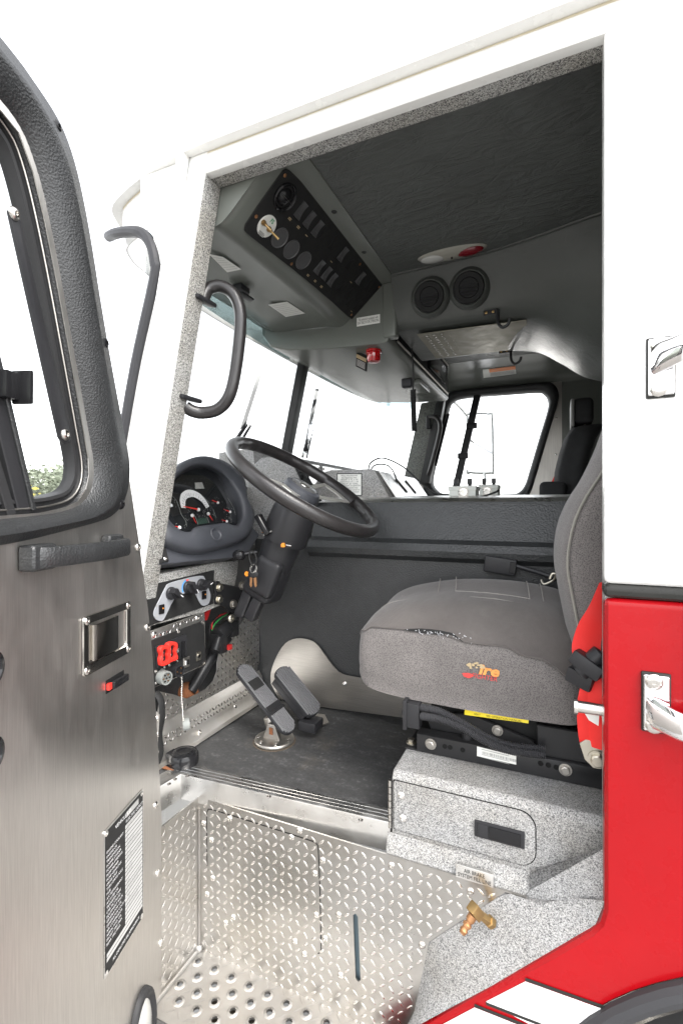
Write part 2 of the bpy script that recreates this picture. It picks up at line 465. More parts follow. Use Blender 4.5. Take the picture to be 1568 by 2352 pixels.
# thin glass
def glass(name, tint, refl=.5):
    m = NB(name); t = m.t; t.nodes.remove(m.p)
    tr = m.n('BsdfTransparent'); tr.inputs[0].default_value = (*tint, 1)
    gl = m.n('BsdfGlossy'); gl.inputs['Roughness'].default_value = .02
    fr = m.n('Fresnel'); fr.inputs[0].default_value = 1.45
    mx = m.n('MixShader'); f = m.math('MULTIPLY', fr.outputs[0], refl)
    m.l(f, mx.inputs[0]); m.l(tr.outputs[0], mx.inputs[1]); m.l(gl.outputs[0], mx.inputs[2])
    m.l(mx.outputs[0], t.nodes['Material Output'].inputs[0])
glass('glass', (.96, .97, .96)); glass('tint_glass', (.24, .25, .22)); glass('blue_glass', (.58, .76, .80)); glass('cluster_glass', (.95, .96, .96), .3)
# ================================================================== the fire truck
T = thing('fire_truck', 'white over red fire truck cab seen through its open driver door', 'fire truck', (-.2, 1.2, -CAMZ))
XO = .075            # rear edge of the door opening
HZ = .823            # door header height
YF = 2.44            # far side
def jx(z):           # hinge pillar edge of the opening
    return -.79 + (max(z, -.75)-.823)*(.199/.966)
# ---- side skin behind the opening
g = G(); g.prism([(XO, 0, -.1325), (1.5, 0, -.1325), (1.5, 0, .872), (XO, 0, .872)], (0, .05, 0)); g.bevel(.012, 3)
side = part('side_panel', g, 'white_paint', T)
g = G(); g.prism([(XO-.001, -.0015, -.1565), (1.5, -.0015, -.1565), (1.5, -.0015, -.1325), (XO-.001, -.0015, -.1325)], (0, .05, 0)); g.bevel(.011, 3)
part('stripe_band', g, 'black_film', T, label='dark band between the white and the red paint')
AC, AR = V((.48, 0, -1.25)), .555
arc = [AC+V((math.cos(a), 0, math.sin(a)))*AR for a in [R(180*i/40) for i in range(41)]]   # from +x over top to -x
crn = [V((XO, 0, -.66)), V((XO, 0, -.70)), V((XO-.006, 0, -.725)), V((XO-.022, 0, -.748))]
poly = [V((1.5, 0, -.157)), V((1.5, 0, -1.25))]+arc+[V((-.45, 0, -1.25))]+crn[::-1]+[V((XO, 0, -.157))]
g = G(); g.prism(poly, (0, .04, 0)); g.bevel(.014, 3, 40)
red = part('lower_panel', g, 'red_paint', T, label='glossy red lower body panel around the wheel arch')
g = G(); g.tube([p+V((0, -.004, 0)) for p in [AC+V((math.cos(R(a)), 0, math.sin(R(a))))*(AR-.012) for a in range(-5, 186, 5)]], .017, 10, k=1)
part('arch_trim', g, 'arch_trim', T)
g = G(); g.loft([[AC+V((math.cos(R(a)), 0, math.sin(R(a))))*r+V((0, y, 0)) for a in range(-5, 186, 5)] for r, y in ((AR-.03, .0), (AR-.05, .012), (AR-.055, .10), (AR-.06, .45))], False)
part('fender_liner', g, 'polished', T)
# wheel under the arch
g = G(); g.lathe(AC+V((0, .08, 0)), (0, 1, 0), [(.24, .02), (.30, .0), (.42, .0), (.46, .03), (.47, .08), (.47, .25), (.42, .3)], 40)
wh = part('front_wheel', g, 'tyre', T)
g = G(); g.lathe(AC+V((0, .09, 0)), (0, 1, 0), [(.02, -.02), (.10, -.02), (.12, .03), (.22, .05), (.245, .0), (.245, .1)], 32); part('rim', g, 'polished', wh)
# reflective stripes on the red panel
def decal(name, px, mat, off, parent, edges):
    q = [P(u, v, y=-off) for u, v in px]
    g = G(); g.prism(q, (0, .0008, 0)); o = part(name, g, mat, parent, flat=True)
    for k, (a, b, w) in enumerate(edges):
        a, b = P(*a, y=-off-.0004), P(*b, y=-off-.0004); d = (b-a).normalized(); nn = V((-d.z, 0, d.x))*w
        g = G(); g.prism([a, b, b+nn, a+nn], (0, .0006, 0)); part('stripe_edge', g, 'black_film', o, flat=True)
    return o
decal('reflective_stripe', [(1206, 2256), (1384, 2320), (1372, 2352), (1335, 2415), (1116, 2302)], 'white_film', .0015, red,
      [((1206, 2254), (1388, 2319), .0055), ((1116, 2303), (1345, 2392), -.0055)])
decal('reflective_stripe', [(1089, 2316), (1300, 2400), (1240, 2460), (980, 2374)], 'white_film', .0015, red,
      [((1089, 2314), (1300, 2398), .0055)])
# ---- header, roof, drip rail
g = G(); g.prism([(jx(HZ)-.03, -.0015, HZ), (XO+.05, -.0015, HZ), (XO+.05, -.0015, .8745), (jx(.87)-.03, -.0015, .8745)], (0, .03, 0)); g.bevel(.009, 3)
part('header_skin', g, 'white_paint', T)
g = G(); g.prism([(-1.0, .003, HZ+.004), (XO+.1, .003, HZ+.004), (XO+.1, .062, HZ), (-1.0, .062, HZ)], (0, 0, .045)); g.bevel(.003, 2)
part('header_jamb', g, 'speckle', T)
rail = [V((1.5, -.032, .873)), V((.4, -.032, .873)), V((-.2, -.030, .873)), V((-.60, -.030, .872)), V((-.80, -.03, .871)), V((-.90, -.02, .870)), V((-.99, -.006, .868)), V((-1.09, .018, .866)), V((-1.17, .05, .863)), V((-1.21, .10, .860)), V((-1.235, .17, .857)), V((-1.26, .35, .855)), V((-1.285, .75, .855)), V((-1.29, 1.22, .855))]
sp = smoothpath(rail, 5); inn = []
for i, p in enumerate(sp):
    t = (sp[min(i+1, len(sp)-1)]-sp[max(i-1, 0)]); t.z = 0; t.normalize(); inn.append(V((-t.y, t.x, 0)) * -1)
def off(d, z): return [p+n*d+V((0, 0, z)) for p, n in zip(sp, inn)]
g = G(); g.loft([off(.034, .001), off(.002, 0), off(0, .004), off(.001, .03), off(.008, .038), off(.02, .034), off(.034, .03)], False)
part('drip_rail', g, 'white_paint', T)
g = G(); g.tube([p+n*.034+V((0, 0, -.001)) for p, n in zip(sp, inn)][:40], .0055, 6, k=1); part('sealant_bead', g, 'cream_edge', T)
# roof crown
def roofpt(u, v):
    x = 1.5+(-1.08-1.5)*u; y = .05+(YF-.10)*v
    e = min(v, 1-v); z = .905+.10*(1-(1-min(e/.12, 1))**2)
    fx = min((1-u)/.08, 1); z = .905+(z-.905)*(1-(1-fx)**2)
    return V((x, y, z))
g = G(); g.grid(roofpt, 30, 24); part('roof', g, 'white_paint', T)
# ---- hinge pillar: speckled jamb, white skin, trim post
zz = [HZ, .5, .2, -.15, -.4, -.75, -1.25]
g = G(); g.prism([(jx(z), 0, z) for z in zz]+[(jx(z)-.05, 0, z) for z in zz[::-1]], (0, .062, 0)); g.bevel(.003, 2); part('pillar_jamb', g, 'speckle', T)
g = G(); lip = [(jx(z)-.0, -.004, z) for z in [.872, HZ, .5, .2, -.15, -.4, -.75, -1.25]]
fr = [(-1.2, -.004, -1.25), (-1.2, -.004, -.25), (-1.075, -.004, .135), (-.955, -.004, .61), (-.955, -.004, .70), (-.985, -.004, .738), (-1.0, -.004, .748), (-1.0, -.004, .872)]
g.prism(lip+fr, (0, .010, 0)); g.bevel(.0035, 2, 50); part('pillar_skin', g, 'white_paint', T)
a0, a1, a2 = P(440, 352, y=0), P(399, 632, y=0), P(318, 1130, y=0)
g = G()
for d0 in (0,):
    A = [a0, a1, a2]; L = []
    for p in A:
        L.append([p+V((0, -.004, 0)), p+V((.002, -.034, 0)), p+V((-.012, -.034, 0)), p+V((-.014, -.004, 0))])
    g.loft(L, True, True, True)
part('pillar_trim', g, 'white_paint', T)
g = G(); g.tube([a0+V((.001, -.0045, 0)), a1+V((.001, -.0045, 0)), a2+V((.001, -.0045, 0))], .0014, 6, k=1); part('panel_seam', g, 'grey_ink', T)
# brow above the windshield corner and the front below the windshield
plan = [V((-.985, .0, 0)), V((-1.05, .025, 0)), V((-1.11, .07, 0)), V((-1.16, .16, 0)), V((-1.195, .32, 0)), V((-1.225, .62, 0)), V((-1.242, .95, 0)), V((-1.246, 1.22, 0))]
plan = plan+[V((p.x, YF-p.y, 0)) for p in plan[-2::-1]]
plan = smoothpath(plan, 4)
def ws(i, z, o=0): p = plan[i]; return V((p.x+.22*(z-.45)-o*.9, p.y, z))
N_ = len(plan)
k0 = max(i for i, p in enumerate(sp) if p.x > -.96)
bro = [[p+n*(.030+o)+V((0, 0, dz)) for p, n in list(zip(sp, inn))[k0:]] for dz, o in ((.004, 0), (-.03, .0), (-.075, .004), (-.108, .010))]
half = G(); half.loft(bro, False)
for L in bro: pass
half.loft([[V((p.x, YF-p.y, p.z)) for p in L] for L in bro], False); half.thick(.004); part('windshield_brow', half, 'white_paint', T)
g = G(); g.loft([[ws(i, z, .004) if z > -.2 else ws(i, -.2, .004)+V((0, 0, z+.2)) for i in range(N_)] for z in (.12, 0, -.2, -.7, -1.3)], False); part('front_panel', g, 'white_paint', T)
# windshield panes, seal and centre post
mid = N_//2
for a, b in ((0, mid), (mid, N_-1)):
    g = G(); g.loft([[ws(i, z, 0) for i in range(a, b+1)] for z in (.08, .3, .5, .7, .80)], False)
    w = part('windshield_pane', g, 'glass', T)
    g = G(); g.loft([[ws(i, z, -.004) for i in range(a+3, b-1)] for z in (.715, .76, .80)], False); part('tint_band', g, 'blue_glass', w)
g = G(); g.tube([(-1.19, .0, -.25), (-1.125, -.004, -.06), (-1.071, -.006, .141), (-1.012, -.006, .38), P(356, 640, y=-.006), P(357, 605, y=-.006), P(350, 570, y=-.004), P(337, 545, y=.0), P(318, 533, y=.005), P(290, 532, y=.02), P(266, 536, y=.04), P(250, 543, y=.07)], .0145, 10); part('windshield_seal', g, 'arch_trim', T)
g = G(); c0, c1 = ws(mid, .10), ws(mid, .82)
for (p, q, w, d) in ((c0, c1, .042, .03),):
    g.prism([p+V((-.005, -w, 0)), p+V((-.005, w, 0)), p+V((.028, w*.6, 0)), p+V((.028, -w*.6, 0))], q-p)
g.bevel(.006, 2); part('windshield_post', g, 'frame_vinyl', T)
# inside header strip above the glass and inner pillars
g = G(); g.loft([[ws(i, z, o) for i in range(11, N_-11)] for z, o in ((.775, .0), (.772, -.02), (.79, -.05), (.84, -.07))], False); part('windshield_header', g, 'console_plastic', T)
# ---- closing surfaces out of sight: rear wall, far wall comes later
g = G(); g.bx(.78, .8, .05, YF, -.72, .95); part('rear_wall', g, 'duct_vinyl', T)
g = G(); g.bx(XO+.02, .79, .051, .075, -.72, .90); part('inner_side_wall', g, 'duct_vinyl', T)
# rear jamb of the opening
g = G(); g.bx(XO+.0015, XO+.02, .012, .0635, -.735, HZ+.02); g.bevel(.002, 2); part('rear_jamb', g, 'speckle_grey', T)
# grab handle brackets, chrome on dark gaskets
def bracket(u0, v0, u1, v1, flip):
    c = (P(u0, v0, y=0)+P(u1, v1, y=0))/2; w = abs(P(u1, v0, y=0).x-P(u0, v0, y=0).x); h = abs(P(u0, v0, y=0).z-P(u0, v1, y=0).z)
    g = G(); g.box(c+V((0, -.002, 0)), (w, .007, h)); g.bevel(.003, 2); b = part('grab_rail_base', g, 'black_film', T)
    g = G(); g.box(c+V((0, -.007, 0)), (w*.88, .008, h*.93)); g.bevel(.0035, 3); part('base_plate', g, 'chrome', b)
    for s in (-1, 1): screw(b, c+V((-.004, -.011, s*h*.36)), (0, -1, 0), .013, 'steel', 'bolt', .35)
    # cast arm reaching out and back to the rail
    a = c+V((-.012, -.008, .012*flip)); e = c+V((.085, -.045, .014*flip))
    g = G(); path = smoothpath([a, a+V((.015, -.012, .004*flip)), a+V((.05, -.032, .010*flip)), e, e+V((.03, 0, 0))], 5); loops = []
    for i, p in enumerate(path):
        t = i/(len(path)-1); hh = .027*(1-t)+.017*t; ww = .006+.006*t
        tg = (path[min(i+1, len(path)-1)]-path[max(i-1, 0)]).normalized(); sd = tg.cross(V((0, 0, 1))).normalized()
        loops.append([p+sd*ww*math.cos(q)+V((0, 0, 1))*hh*math.sin(q) for q in [2*math.pi*k/14 for k in range(14)]])
    g.loft(loops, True, True, True); part('arm', g, 'chrome', b)
    return e
e1 = bracket(1482, 776, 1550, 915, 1); e2 = bracket(1471, 1545, 1540, 1682, -1)
g = G(); g.cyl(e1+V((.03, 0, .05)), e2+V((.03, 0, -.05)), .016, 20); part('grab_rail', g, 'chrome', T)
# ================================================================== floor, step well, seat riser
FZ = -.715
fl = P(415, 1778, z=FZ); frr = P(900, 1890, z=FZ)
YL, YR = fl.y, frr.y          # sill edge depth left / right
def ysill(x): return YL+(YR-YL)*(x-fl.x)/(frr.x-fl.x)
g = G(); g.prism([(fl.x, YL, FZ-.004), (frr.x, YR, FZ-.004), (.7, YR+.02, FZ-.004), (.7, .72, FZ-.004), (-1.02, .72, FZ-.004), (-1.02, -.01, FZ-.004), (fl.x-.02, -.01, FZ-.004)], (0, 0, -.02))
flo = part('floor_mat', g, 'floor_mat', T, label='scuffed black rubber floor mat')
# aluminium sill: grooved top, tall front face, mitred return at the hinge pillar
def sill(a, b, outw, cutb=0):
    a, b = V(a), V(b); d = (b-a).normalized(); o = V(outw)
    prof = [(-.046, .0)]
    for k in range(3): prof += [(-.044+k*.0125, .0010), (-.0350+k*.0125, .0010), (-.0347+k*.0125, .0007), (-.0340+k*.0125, .0007)]
    prof += [(-.005, .002), (.001, .0), (.002, -.004), (.0015, -.066), (-.004, -.068), (-.006, -.02), (-.046, -.02)]
    return a, b, d, o, prof
g = G()
A, B = V((fl.x, YL, FZ)), V((frr.x-.004, YR, FZ))
Cn = V((fl.x-.012, -.035, FZ))
_, _, d, o, prof = sill(A, B, (0, -1, 0))
dirAB = (B-A).normalized(); nAB = V((dirAB.y, -dirAB.x, 0)); dCA = (A-Cn).normalized(); nCA = V((dCA.y, -dCA.x, 0))
mit = (nAB+nCA); mit = mit/(mit.dot(nAB))
L = [[Cn+nCA*x+V((0, 0, z)) for x, z in prof], [A+mit*x+V((0, 0, z)) for x, z in prof], [B+nAB*x+V((0, 0, z)) for x, z in prof]]
g.loft(L, True, True, True); sl = part('door_sill', g, 'aluminium', T, angle=25, label='bright aluminium door sill with grooved top')
for u, v in ((388, 1801), (402, 1790), (430, 1783), (618, 1830), (828, 1884)): screw(sl, P(u, v, z=FZ+.002), (0, 0, 1), .0055)
# riser: checker plate below the sill
YB = .062
def PR(u, v): return P(u, v, y=YB)
cl = PR(457, 1835); zt = FZ-.05; SZ = P(460, 2180, y=YB).z
rp = [(cl.x, zt), (-.02, zt), (PR(1160, 2050).x, PR(1160, 2050).z), (PR(985, 2165).x, PR(985, 2165).z), (PR(945, 2352).x, PR(945, 2352).z), (PR(945, 2352).x-.01, SZ-.03), (cl.x, SZ-.03)]
g = G(); slot0, slot1 = PR(816, 2105), PR(822, 2250)
sw = .006
hole = [V((slot0.x-sw, YB, slot0.z)), V((slot0.x, YB, slot0.z+sw)), V((slot0.x+sw, YB, slot0.z)), V((slot1.x+sw, YB, slot1.z)), V((slot1.x, YB, slot1.z-sw)), V((slot1.x-sw, YB, slot1.z))]
g.fillplate([V((x, YB, z)) for x, z in rp], [hole], (0, .004, 0)); ris = part('step_riser', g, 'plate', T, flat=True, label='checker plate riser above the step')
g = G(); g.bx(slot0.x-.02, slot0.x+.02, YB+.012, YB+.016, slot1.z-.02, slot0.z+.02); part('slot_back', g, 'slot_blue', ris)
bl = [(180, 225), (343, 195), (228, 330), (236, 570), (200, 670), (365, 815), (317, 850), (730, 312), (780, 272), (925, 458), (876, 540), (884, 800), (1025, 800), (940, 948), (750, 965), (810, 1045), (1036, 1178), (1357, 490), (1548, 990)]
bp = [PR(402.0+a*.3662, 1809+b*.3662) for a, b in bl]+[PR(1080, 2048)]
for p in bp: screw(ris, p+V((0, -.001, 0)), (0, -1, 0), .0075, 'steel')
# access panel seam in the riser
sm = smoothpath([PR(476, 1990), PR(475, 1900), PR(475, 1872), PR(478, 1862), PR(490, 1861), PR(600, 1895), PR(712, 1931), PR(727, 1940), PR(731, 1955), PR(735, 2060), PR(737, 2170), PR(736, 2186), PR(730, 2191)], 4)
g = G()
for a, b in zip(sm, sm[1:]):
    d = (b-a).normalized(); q = V((-d.z, 0, d.x))*.0013
    g.poly([a+q+V((0, -.0006, 0)), a-q+V((0, -.0006, 0)), b-q+V((0, -.0006, 0)), b+q+V((0, -.0006, 0))])
part('panel_gap', g, 'dark_hole', ris, flat=True)
lp = [(x-cl.x, z-SZ) for x, z in rp]
skipb = [(p.x-cl.x, p.z-SZ, .012) for p in bp]+[(slot0.x-cl.x, slot0.z-SZ-.01*k, .014) for k in range(0, 15)]
lugs('tread_pattern', ris, (cl.x, YB-.0003, SZ), (1, 0, 0), (0, 0, 1), [(x, z) for x, z in lp], skip=skipb, pitch=.0212, L=.0200)
# left wall of the step well
wd = V((0, -1, 0)); WE = lambda d, z: V((cl.x, YB, z))+wd*d
g = G(); g.prism([WE(-.003, FZ-.05), WE(.165, FZ-.05), WE(.165, SZ-.03), WE(-.003, SZ-.03)], (-.004, 0, 0)); lw = part('step_side', g, 'plate', T)
lugs('tread_pattern', lw, V((cl.x, YB, SZ))+V((.0005, 0, 0)), wd, (0, 0, 1), [(0, 0), (.162, 0), (.162, FZ-.05-SZ), (0, FZ-.05-SZ)], pitch=.0212, L=.0200)
g = G(); g.tube([(cl.x+.002, YB-.002, SZ+.002), (cl.x+.002, YB-.002, zt-.03)], .003, 8, k=1); g.tube([WE(.004, SZ+.002)+V((.003, 0, 0)), WE(.17, SZ+.002)+V((.003, 0, 0))], .005, 8, k=1)
g.ball((cl.x+.005, YB-.006, SZ+.006), .009); part('weld_bead', g, 'step_plate', lw)
# step tread with punched grip holes
c0 = P(457, 2207, z=SZ); c1 = P(753, 2345, z=SZ); row = (c1-c0)/7.0; r2 = P(425, 2252, z=SZ)-c0
rr = V((row.x, 0, 0)); 
TY = -.115
holes = []; hp = []
x_end = -.20
for j in range(0, 6):
    for i in range(-2, 12):
        p = V((c0.x+i*row.x+(row.x*.5 if j % 2 else 0)*-1, c0.y-.004-j*abs(row.x)*.62, SZ))
        if cl.x+.02+(YB-p.y)*-wd.x/wd.y < p.x < x_end-.02 and p.y > TY+.02:
            hp.append(p); holes.append([p+V((math.cos(2*math.pi*k/16), math.sin(2*math.pi*k/16), 0))*.0075 for k in range(16)])
g = G(); g.fillplate([WE((YB-TY)/-wd.y, SZ), V((x_end, TY, SZ)), V((x_end, YB, SZ)), V((cl.x, YB, SZ))], holes, (0, 0, -.004))
stp = part('step_tread', g, 'step_plate', T, flat=True, label='worn aluminium step tread with punched grip holes')
def crown(g):
    n = 16
    prof = [(.0140, .0), (.0118, .0013), (.0092, .0030), (.0075, .0030), (.0070, -.003)]
    loops = []
    for r, h in prof: loops.append([V((math.cos(2*math.pi*k/n)*r*(1+(.09 if k % 2 else -.06)*(r < .013)), math.sin(2*math.pi*k/n)*r*(1+(.09 if k % 2 else -.06)*(r < .013)), h*(1.0 if k % 2 else .72))) for k in range(n)])
    g.loft(loops, True)
for p in hp: stamp('grip_hole', 'crown', crown, 'step_plate', stp, p, (0, 0, 1), spin=random.random()*3)
g = G(); g.bx(cl.x+.06, x_end, TY+.005, YB, SZ-.09, SZ-.086); part('tread_underside', g, 'dirt', stp)
lugs('tread_pattern', stp, (cl.x, TY, SZ+.0003), (1, 0, 0), (0, 1, 0), [((YB-TY)*wd.x/-wd.y, 0), (x_end-cl.x, 0), (x_end-cl.x, YB-TY), (0, YB-TY)], mat='step_plate', pitch=.024, L=.024, W=.005, H=.0009, skip=[(p.x-cl.x, p.y-TY, .021) for p in hp])
g = G(); g.bx(cl.x+.065, x_end, TY-.005, TY, SZ-.095, SZ); part('step_nosing', g, 'aluminium', stp)
# ---- seat riser box, speckled coating
BX0, BYF = -.337, .082
BT = -.590
def PB(u, v, o=0): return P(u, v, y=BYF-o)
zb = PB(900, 1925).z
g = G(); g.prism([(BX0, BYF, zb), (BX0, BYF, BT-.012), (BX0, BYF+.012, BT), (BX0, .62, BT), (BX0, .62, zb)], (.9, 0, 0)); g.bevel(.006, 3, 25)
box = part('seat_riser', g, 'speckle_grey', T, label='grey speckled seat riser box')
# flared lower flange that meets the wheel well cover
f0, f1 = PB(893, 1912), PB(1216, 2012)
zf0, zf1 = PB(893, 1945, .02).z, PB(1216, 2050, .02).z
g = G(); g.loft([[V((BX0-.008, BYF-.001, zb+.012)), V((-.03, BYF-.001, zb+.012))], [V((BX0-.008, BYF-.012, zb-.012)), V((-.035, BYF-.012, zb-.012))], [V((BX0-.008, BYF-.016, zb-.034)), V((-.05, BYF-.016, zb-.034))], [V((BX0-.008, BYF-.004, zb-.036)), V((-.05, BYF-.004, zb-.036))]], False); g.thick(.003)
part('lower_flange', g, 'speckle_grey', box)
# hatch
hp4 = [(908, 1792), (1120, 1846), (1190, 1864), (1218, 1880), (1229, 1905), (1229, 1950), (1222, 1972), (1206, 1982), (1180, 1976), (908, 1903)]
hq = [PB(u, v) for u, v in hp4]
# hatch outline and latch sit on a horizontal-edged rectangle with rounded rear corners
hx0, hx1 = BX0+.006, PB(1229, 1930).x; hz1, hz0 = PB(908, 1793).z, PB(908, 1904).z
def rrect(x0, x1, z0, z1, r, y, n=6):
    out = []
    for cx, cz, a0 in ((x1-r, z1-r, 0), (x0+.004, z1-.004, 90), (x0+.004, z0+.004, 180), (x1-r, z0+r, 270)):
        rad = r if cx > (x0+x1)/2 else .004
        for k in range(n+1):
            a = R(a0+90*k/n); out.append(V((cx+math.cos(a)*rad, y, cz+math.sin(a)*rad)))
    return out
g = G(); g.prism(rrect(hx0-.002, hx1+.002, hz0-.002, hz1+.002, .032, BYF-.0006), (0, .0004, 0)); part('hatch_gap', g, 'dark_hole', box, flat=True)
g = G(); g.prism(rrect(hx0, hx1, hz0, hz1, .031, BYF-.003), (0, .003, 0)); g.bevel(.001, 2, 60); hat = part('hatch', g, 'speckle_grey', box)
g = G()
for k in range(7): g.cyl((BX0-.003, BYF-.002, hz0+(hz1-hz0)*k/7+.001), (BX0-.003, BYF-.002, hz0+(hz1-hz0)*(k+1)/7-.001), .004, 8)
part('hatch_hinge', g, 'steel', box)
for u, v in ((921, 1828), (925, 1880)): screw(box, PB(u, v, .003), (0, -1, 0), .0085, 'aluminium', 'rivet')
lx0, lx1 = PB(1090, 1900).x, PB(1205, 1930).x; lz1, lz0 = PB(1097, 1881).z, PB(1097, 1918).z
g = G(); g.bx(lx0, lx1, BYF-.008, BYF-.003, lz0, lz1); g.bevel(.002, 2); la = part('hatch_latch', g, 'black_plastic', box)
lw_, lh_ = lx1-lx0, lz1-lz0
g = G(); g.bx(lx0+lw_*.30, lx1-lw_*.07, BYF-.0105, BYF-.0075, lz0+lh_*.14, lz1-lh_*.14); g.bevel(.0012, 2); part('latch_paddle', g, 'black_gloss', la)
g = G(); g.bx(lx0+lw_*.07, lx0+lw_*.28, BYF-.0095, BYF-.0075, lz0+lh_*.14, lz1-lh_*.14); g.bevel(.003, 2); part('latch_button', g, 'black_plastic', la)
# ---- wheel well cover: speckled slope between the riser and the outer skin
in_ = [V((-.03, BYF-.014, zb-.03)), V((PR(1160, 2050).x, YB-.001, PR(1160, 2050).z)), V((PR(985, 2165).x, YB-.001, PR(985, 2165).z)), V((PR(945, 2352).x, YB-.001, PR(945, 2352).z)), V((PR(945, 2352).x-.01, YB-.001, -1.3))]
ou = [V((XO+.002, .01, -.69)), V((XO-.018, .01, -.752)), V((-.20, .01, -.998)), V((-.33, .01, -1.125)), V((-.45, .01, -1.25))]
def interp(L, t):
    q = resample(L, 25, False); return q[min(int(round(t*24)), 24)]
g = G(); A_, B_ = resample(in_, 25, False), resample(ou, 25, False)
g.loft([[a.lerp(b, t)+V((0, 0, .006*math.sin(math.pi*t))) for a, b in zip(A_, B_)] for t in (0, .2, .4, .6, .8, 1)], False)
part('wheel_well_cover', g, 'speckle_grey', T)
g = G(); g.poly([V((-.06, BYF-.015, zb-.034)), V((-.03, BYF-.014, zb-.02)), V((XO+.004, BYF-.002, -.60)), V((XO+.004, .01, -.69)), V((-.03, BYF-.016, zb-.034))])
r0, r1 = P(1216, 2046, y=BYF-.016), P(1378, 1945, y=.02)
g = G(); g.loft([[r0+V((0, .004, .03)), V((XO+.03, BYF+.002, -.625))], [r0, r1+V((.025, 0, .016))], [r0+V((-.01, -.004, -.02)), V((XO+.03, .012, -.68))]], False)
part('cover_ridge', g, 'speckle_grey', T)
# sign
s0, s1 = PB(1047, 1981, .02), PB(1133, 2003, .02); sx = (s1-s0).normalized(); szv = abs(PB(1047, 1981, .02).z-PB(1047, 2012, .02).z)
X1 = V((1, 0, 0)); w = s1.x-s0.x; top = s0.z
g = G(); g.bx(s0.x, s0.x+w, BYF-.024, BYF-.019, top-szv, top); g.bevel(.0015, 2); sg = part('fill_line_sign', g, 'aluminium', T)
g = G(); text(g, 'AIR BRAKE\nSYSTEM FILL LINE', (s0.x+w/2, BYF-.0245, top-szv*.47), (1, 0, 0), (0, 0, 1), szv*.40, 'CENTER', width=w*.88, line=.95); part('lettering', g, 'black_ink', sg, flat=True)
# brass air fitting
q0, q1, q2, q3 = P(1118, 2120, y=.03), P(1100, 2095, y=.015), P(1083, 2092, y=.005), P(1060, 2130, y=-.005)
c = (q1+q2)/2; q0 = q0+V((.008, .010, -.006)); dh = c-q0
g = G(); g.lathe(q0, dh, [(.011, 0), (.011, .011), (.0085, .012), (.0085, dh.length)], 6); ft = part('air_fitting', g, 'brass', T, label='brass air line fitting')
g = G(); g.box(c, (.019, .019, .030), frame((-.3, -.4, .7))); g.bevel(.002, 2); part('elbow', g, 'brass', ft)
dn = (q3-q2).normalized()
g = G(); g.lathe(c+dn*.008, dn, [(.0085, 0), (.0085, .012), (.006, .014), (.006, .018), (.0085, .02), (.0085, .024), (.006, .026), (.006, .03), (.0078, .033), (.006, .04), (.003, .041)], 14); part('nipple', g, 'copper', ft)
# ---- engine cover
EY = .60
ex0 = P(712, 1260, y=EY).x
pr = [(EY+.02, FZ), (EY+.0, -.30), (EY-.004, -.175), (EY-.022, -.160), (EY-.026, -.140), (EY-.015, -.118), (EY+.01, -.105), (EY+.035, -.05), (EY+.05, .0), (EY+.058, .018), (EY+.08, .030), (EY+.2, .038), (EY+.45, .048), (YF-EY-.4, .048), (YF-EY-.15, .036), (YF-EY-.05, .02), (YF-EY, -.1), (YF-EY, FZ)]
low = pr[:3]
g = G(); g.loft([[V((x, y, z)) for y, z in [(EY+.02, FZ), (EY+.004, -.42), (EY, -.30), (EY, -.12)]] for x in (-1.05, -.9, -.5, 0, .4, .75)], False); ec = part('engine_cover', g, 'cover_vinyl', T, label='black grained engine cover beside the driver')
def cov(i, x): 
    y, z = pr[i]; return V((x, y, z))
ids = list(range(2, len(pr)))
g = G(); g.loft([[cov(i, x) for i in ids[:8]] for x in (ex0, -.55, -.2, .1, .4, .75)], False); part('cover_lip', g, 'cover_coarse', ec)
g = G(); g.loft([[cov(i, x) for i in ids[7:]] for x in (ex0-.35, -.55, -.2, .1, .4, .75)], False); part('cover_top', g, 'aluminium', ec)
g = G(); g.poly([cov(i, ex0) for i in range(2, 12)]+[V((ex0, EY+.3, -.2))]); part('cover_end', g, 'cover_coarse', ec)
# stainless kick panel
KY = EY-.004
kp = [(622, 1570), (622, 1545), (634, 1510), (655, 1478), (680, 1467), (705, 1469), (725, 1478), (745, 1503), (765, 1530), (785, 1548), (820, 1556), (900, 1572), (1000, 1590), (1000, 1665), (935, 1650), (750, 1626), (640, 1612)]
kpp = smoothpath([P(u, v, y=KY) for u, v in kp[:12]], 3)+[P(u, v, y=KY) for u, v in kp[12:]]
for p in kpp: p.z = max(p.z, FZ+.001)
g = G(); g.prism(kpp, (0, .003, 0)); kk = part('kick_panel', g, 'stainless_kick', T)
screw(kk, P(791, 1571, y=KY-.001), (0, -1, 0), .008, 'aluminium', 'rivet')
# ================================================================== dash, column, pedals
g = G(); g.bx(-1.13, -1.115, .02, .72, -.74, .08); fw = part('firewall', g, 'cover_vinyl', T)
# checker plate toe board with its cut-out and folded foot
TX = -1.035
def z7(x, y): return (316+x*.3296, 1378+y*.3296)
def PTx(u, v, o=0): return P(u, v, x=TX+o)
up = [z7(*q) for q in ((935, 60), (740, 140), (655, 250), (570, 370), (556, 440), (555, 500), (530, 565), (480, 620), (420, 655), (345, 690), (250, 660), (160, 640))]
rdg = [(360, 1683), (450, 1628), (555, 1565), (582, 1548)]
U = [p for p in [PTx(*q) for q in up] if p.y < .59]; RG = [PTx(*q) for q in rdg]; RG = [p for p in RG if p.y < .6]
right = [V((TX, .605, -.36)), V((TX, .605, RG[-1].z))]
plate_poly = [V((TX, .605, U[0].z+.12))]+U+[RG[0]]+RG[1:]+[V((TX, .605, RG[-1].z+.03))]
g = G(); g.prism([V((TX, p.y, p.z)) for p in plate_poly], (-.004, 0, 0)); tb = part('toe_board', g, 'toe_plate', T, flat=True, label='checker plate toe board in front of the pedals')
zr = sum(p.z for p in RG)/len(RG)
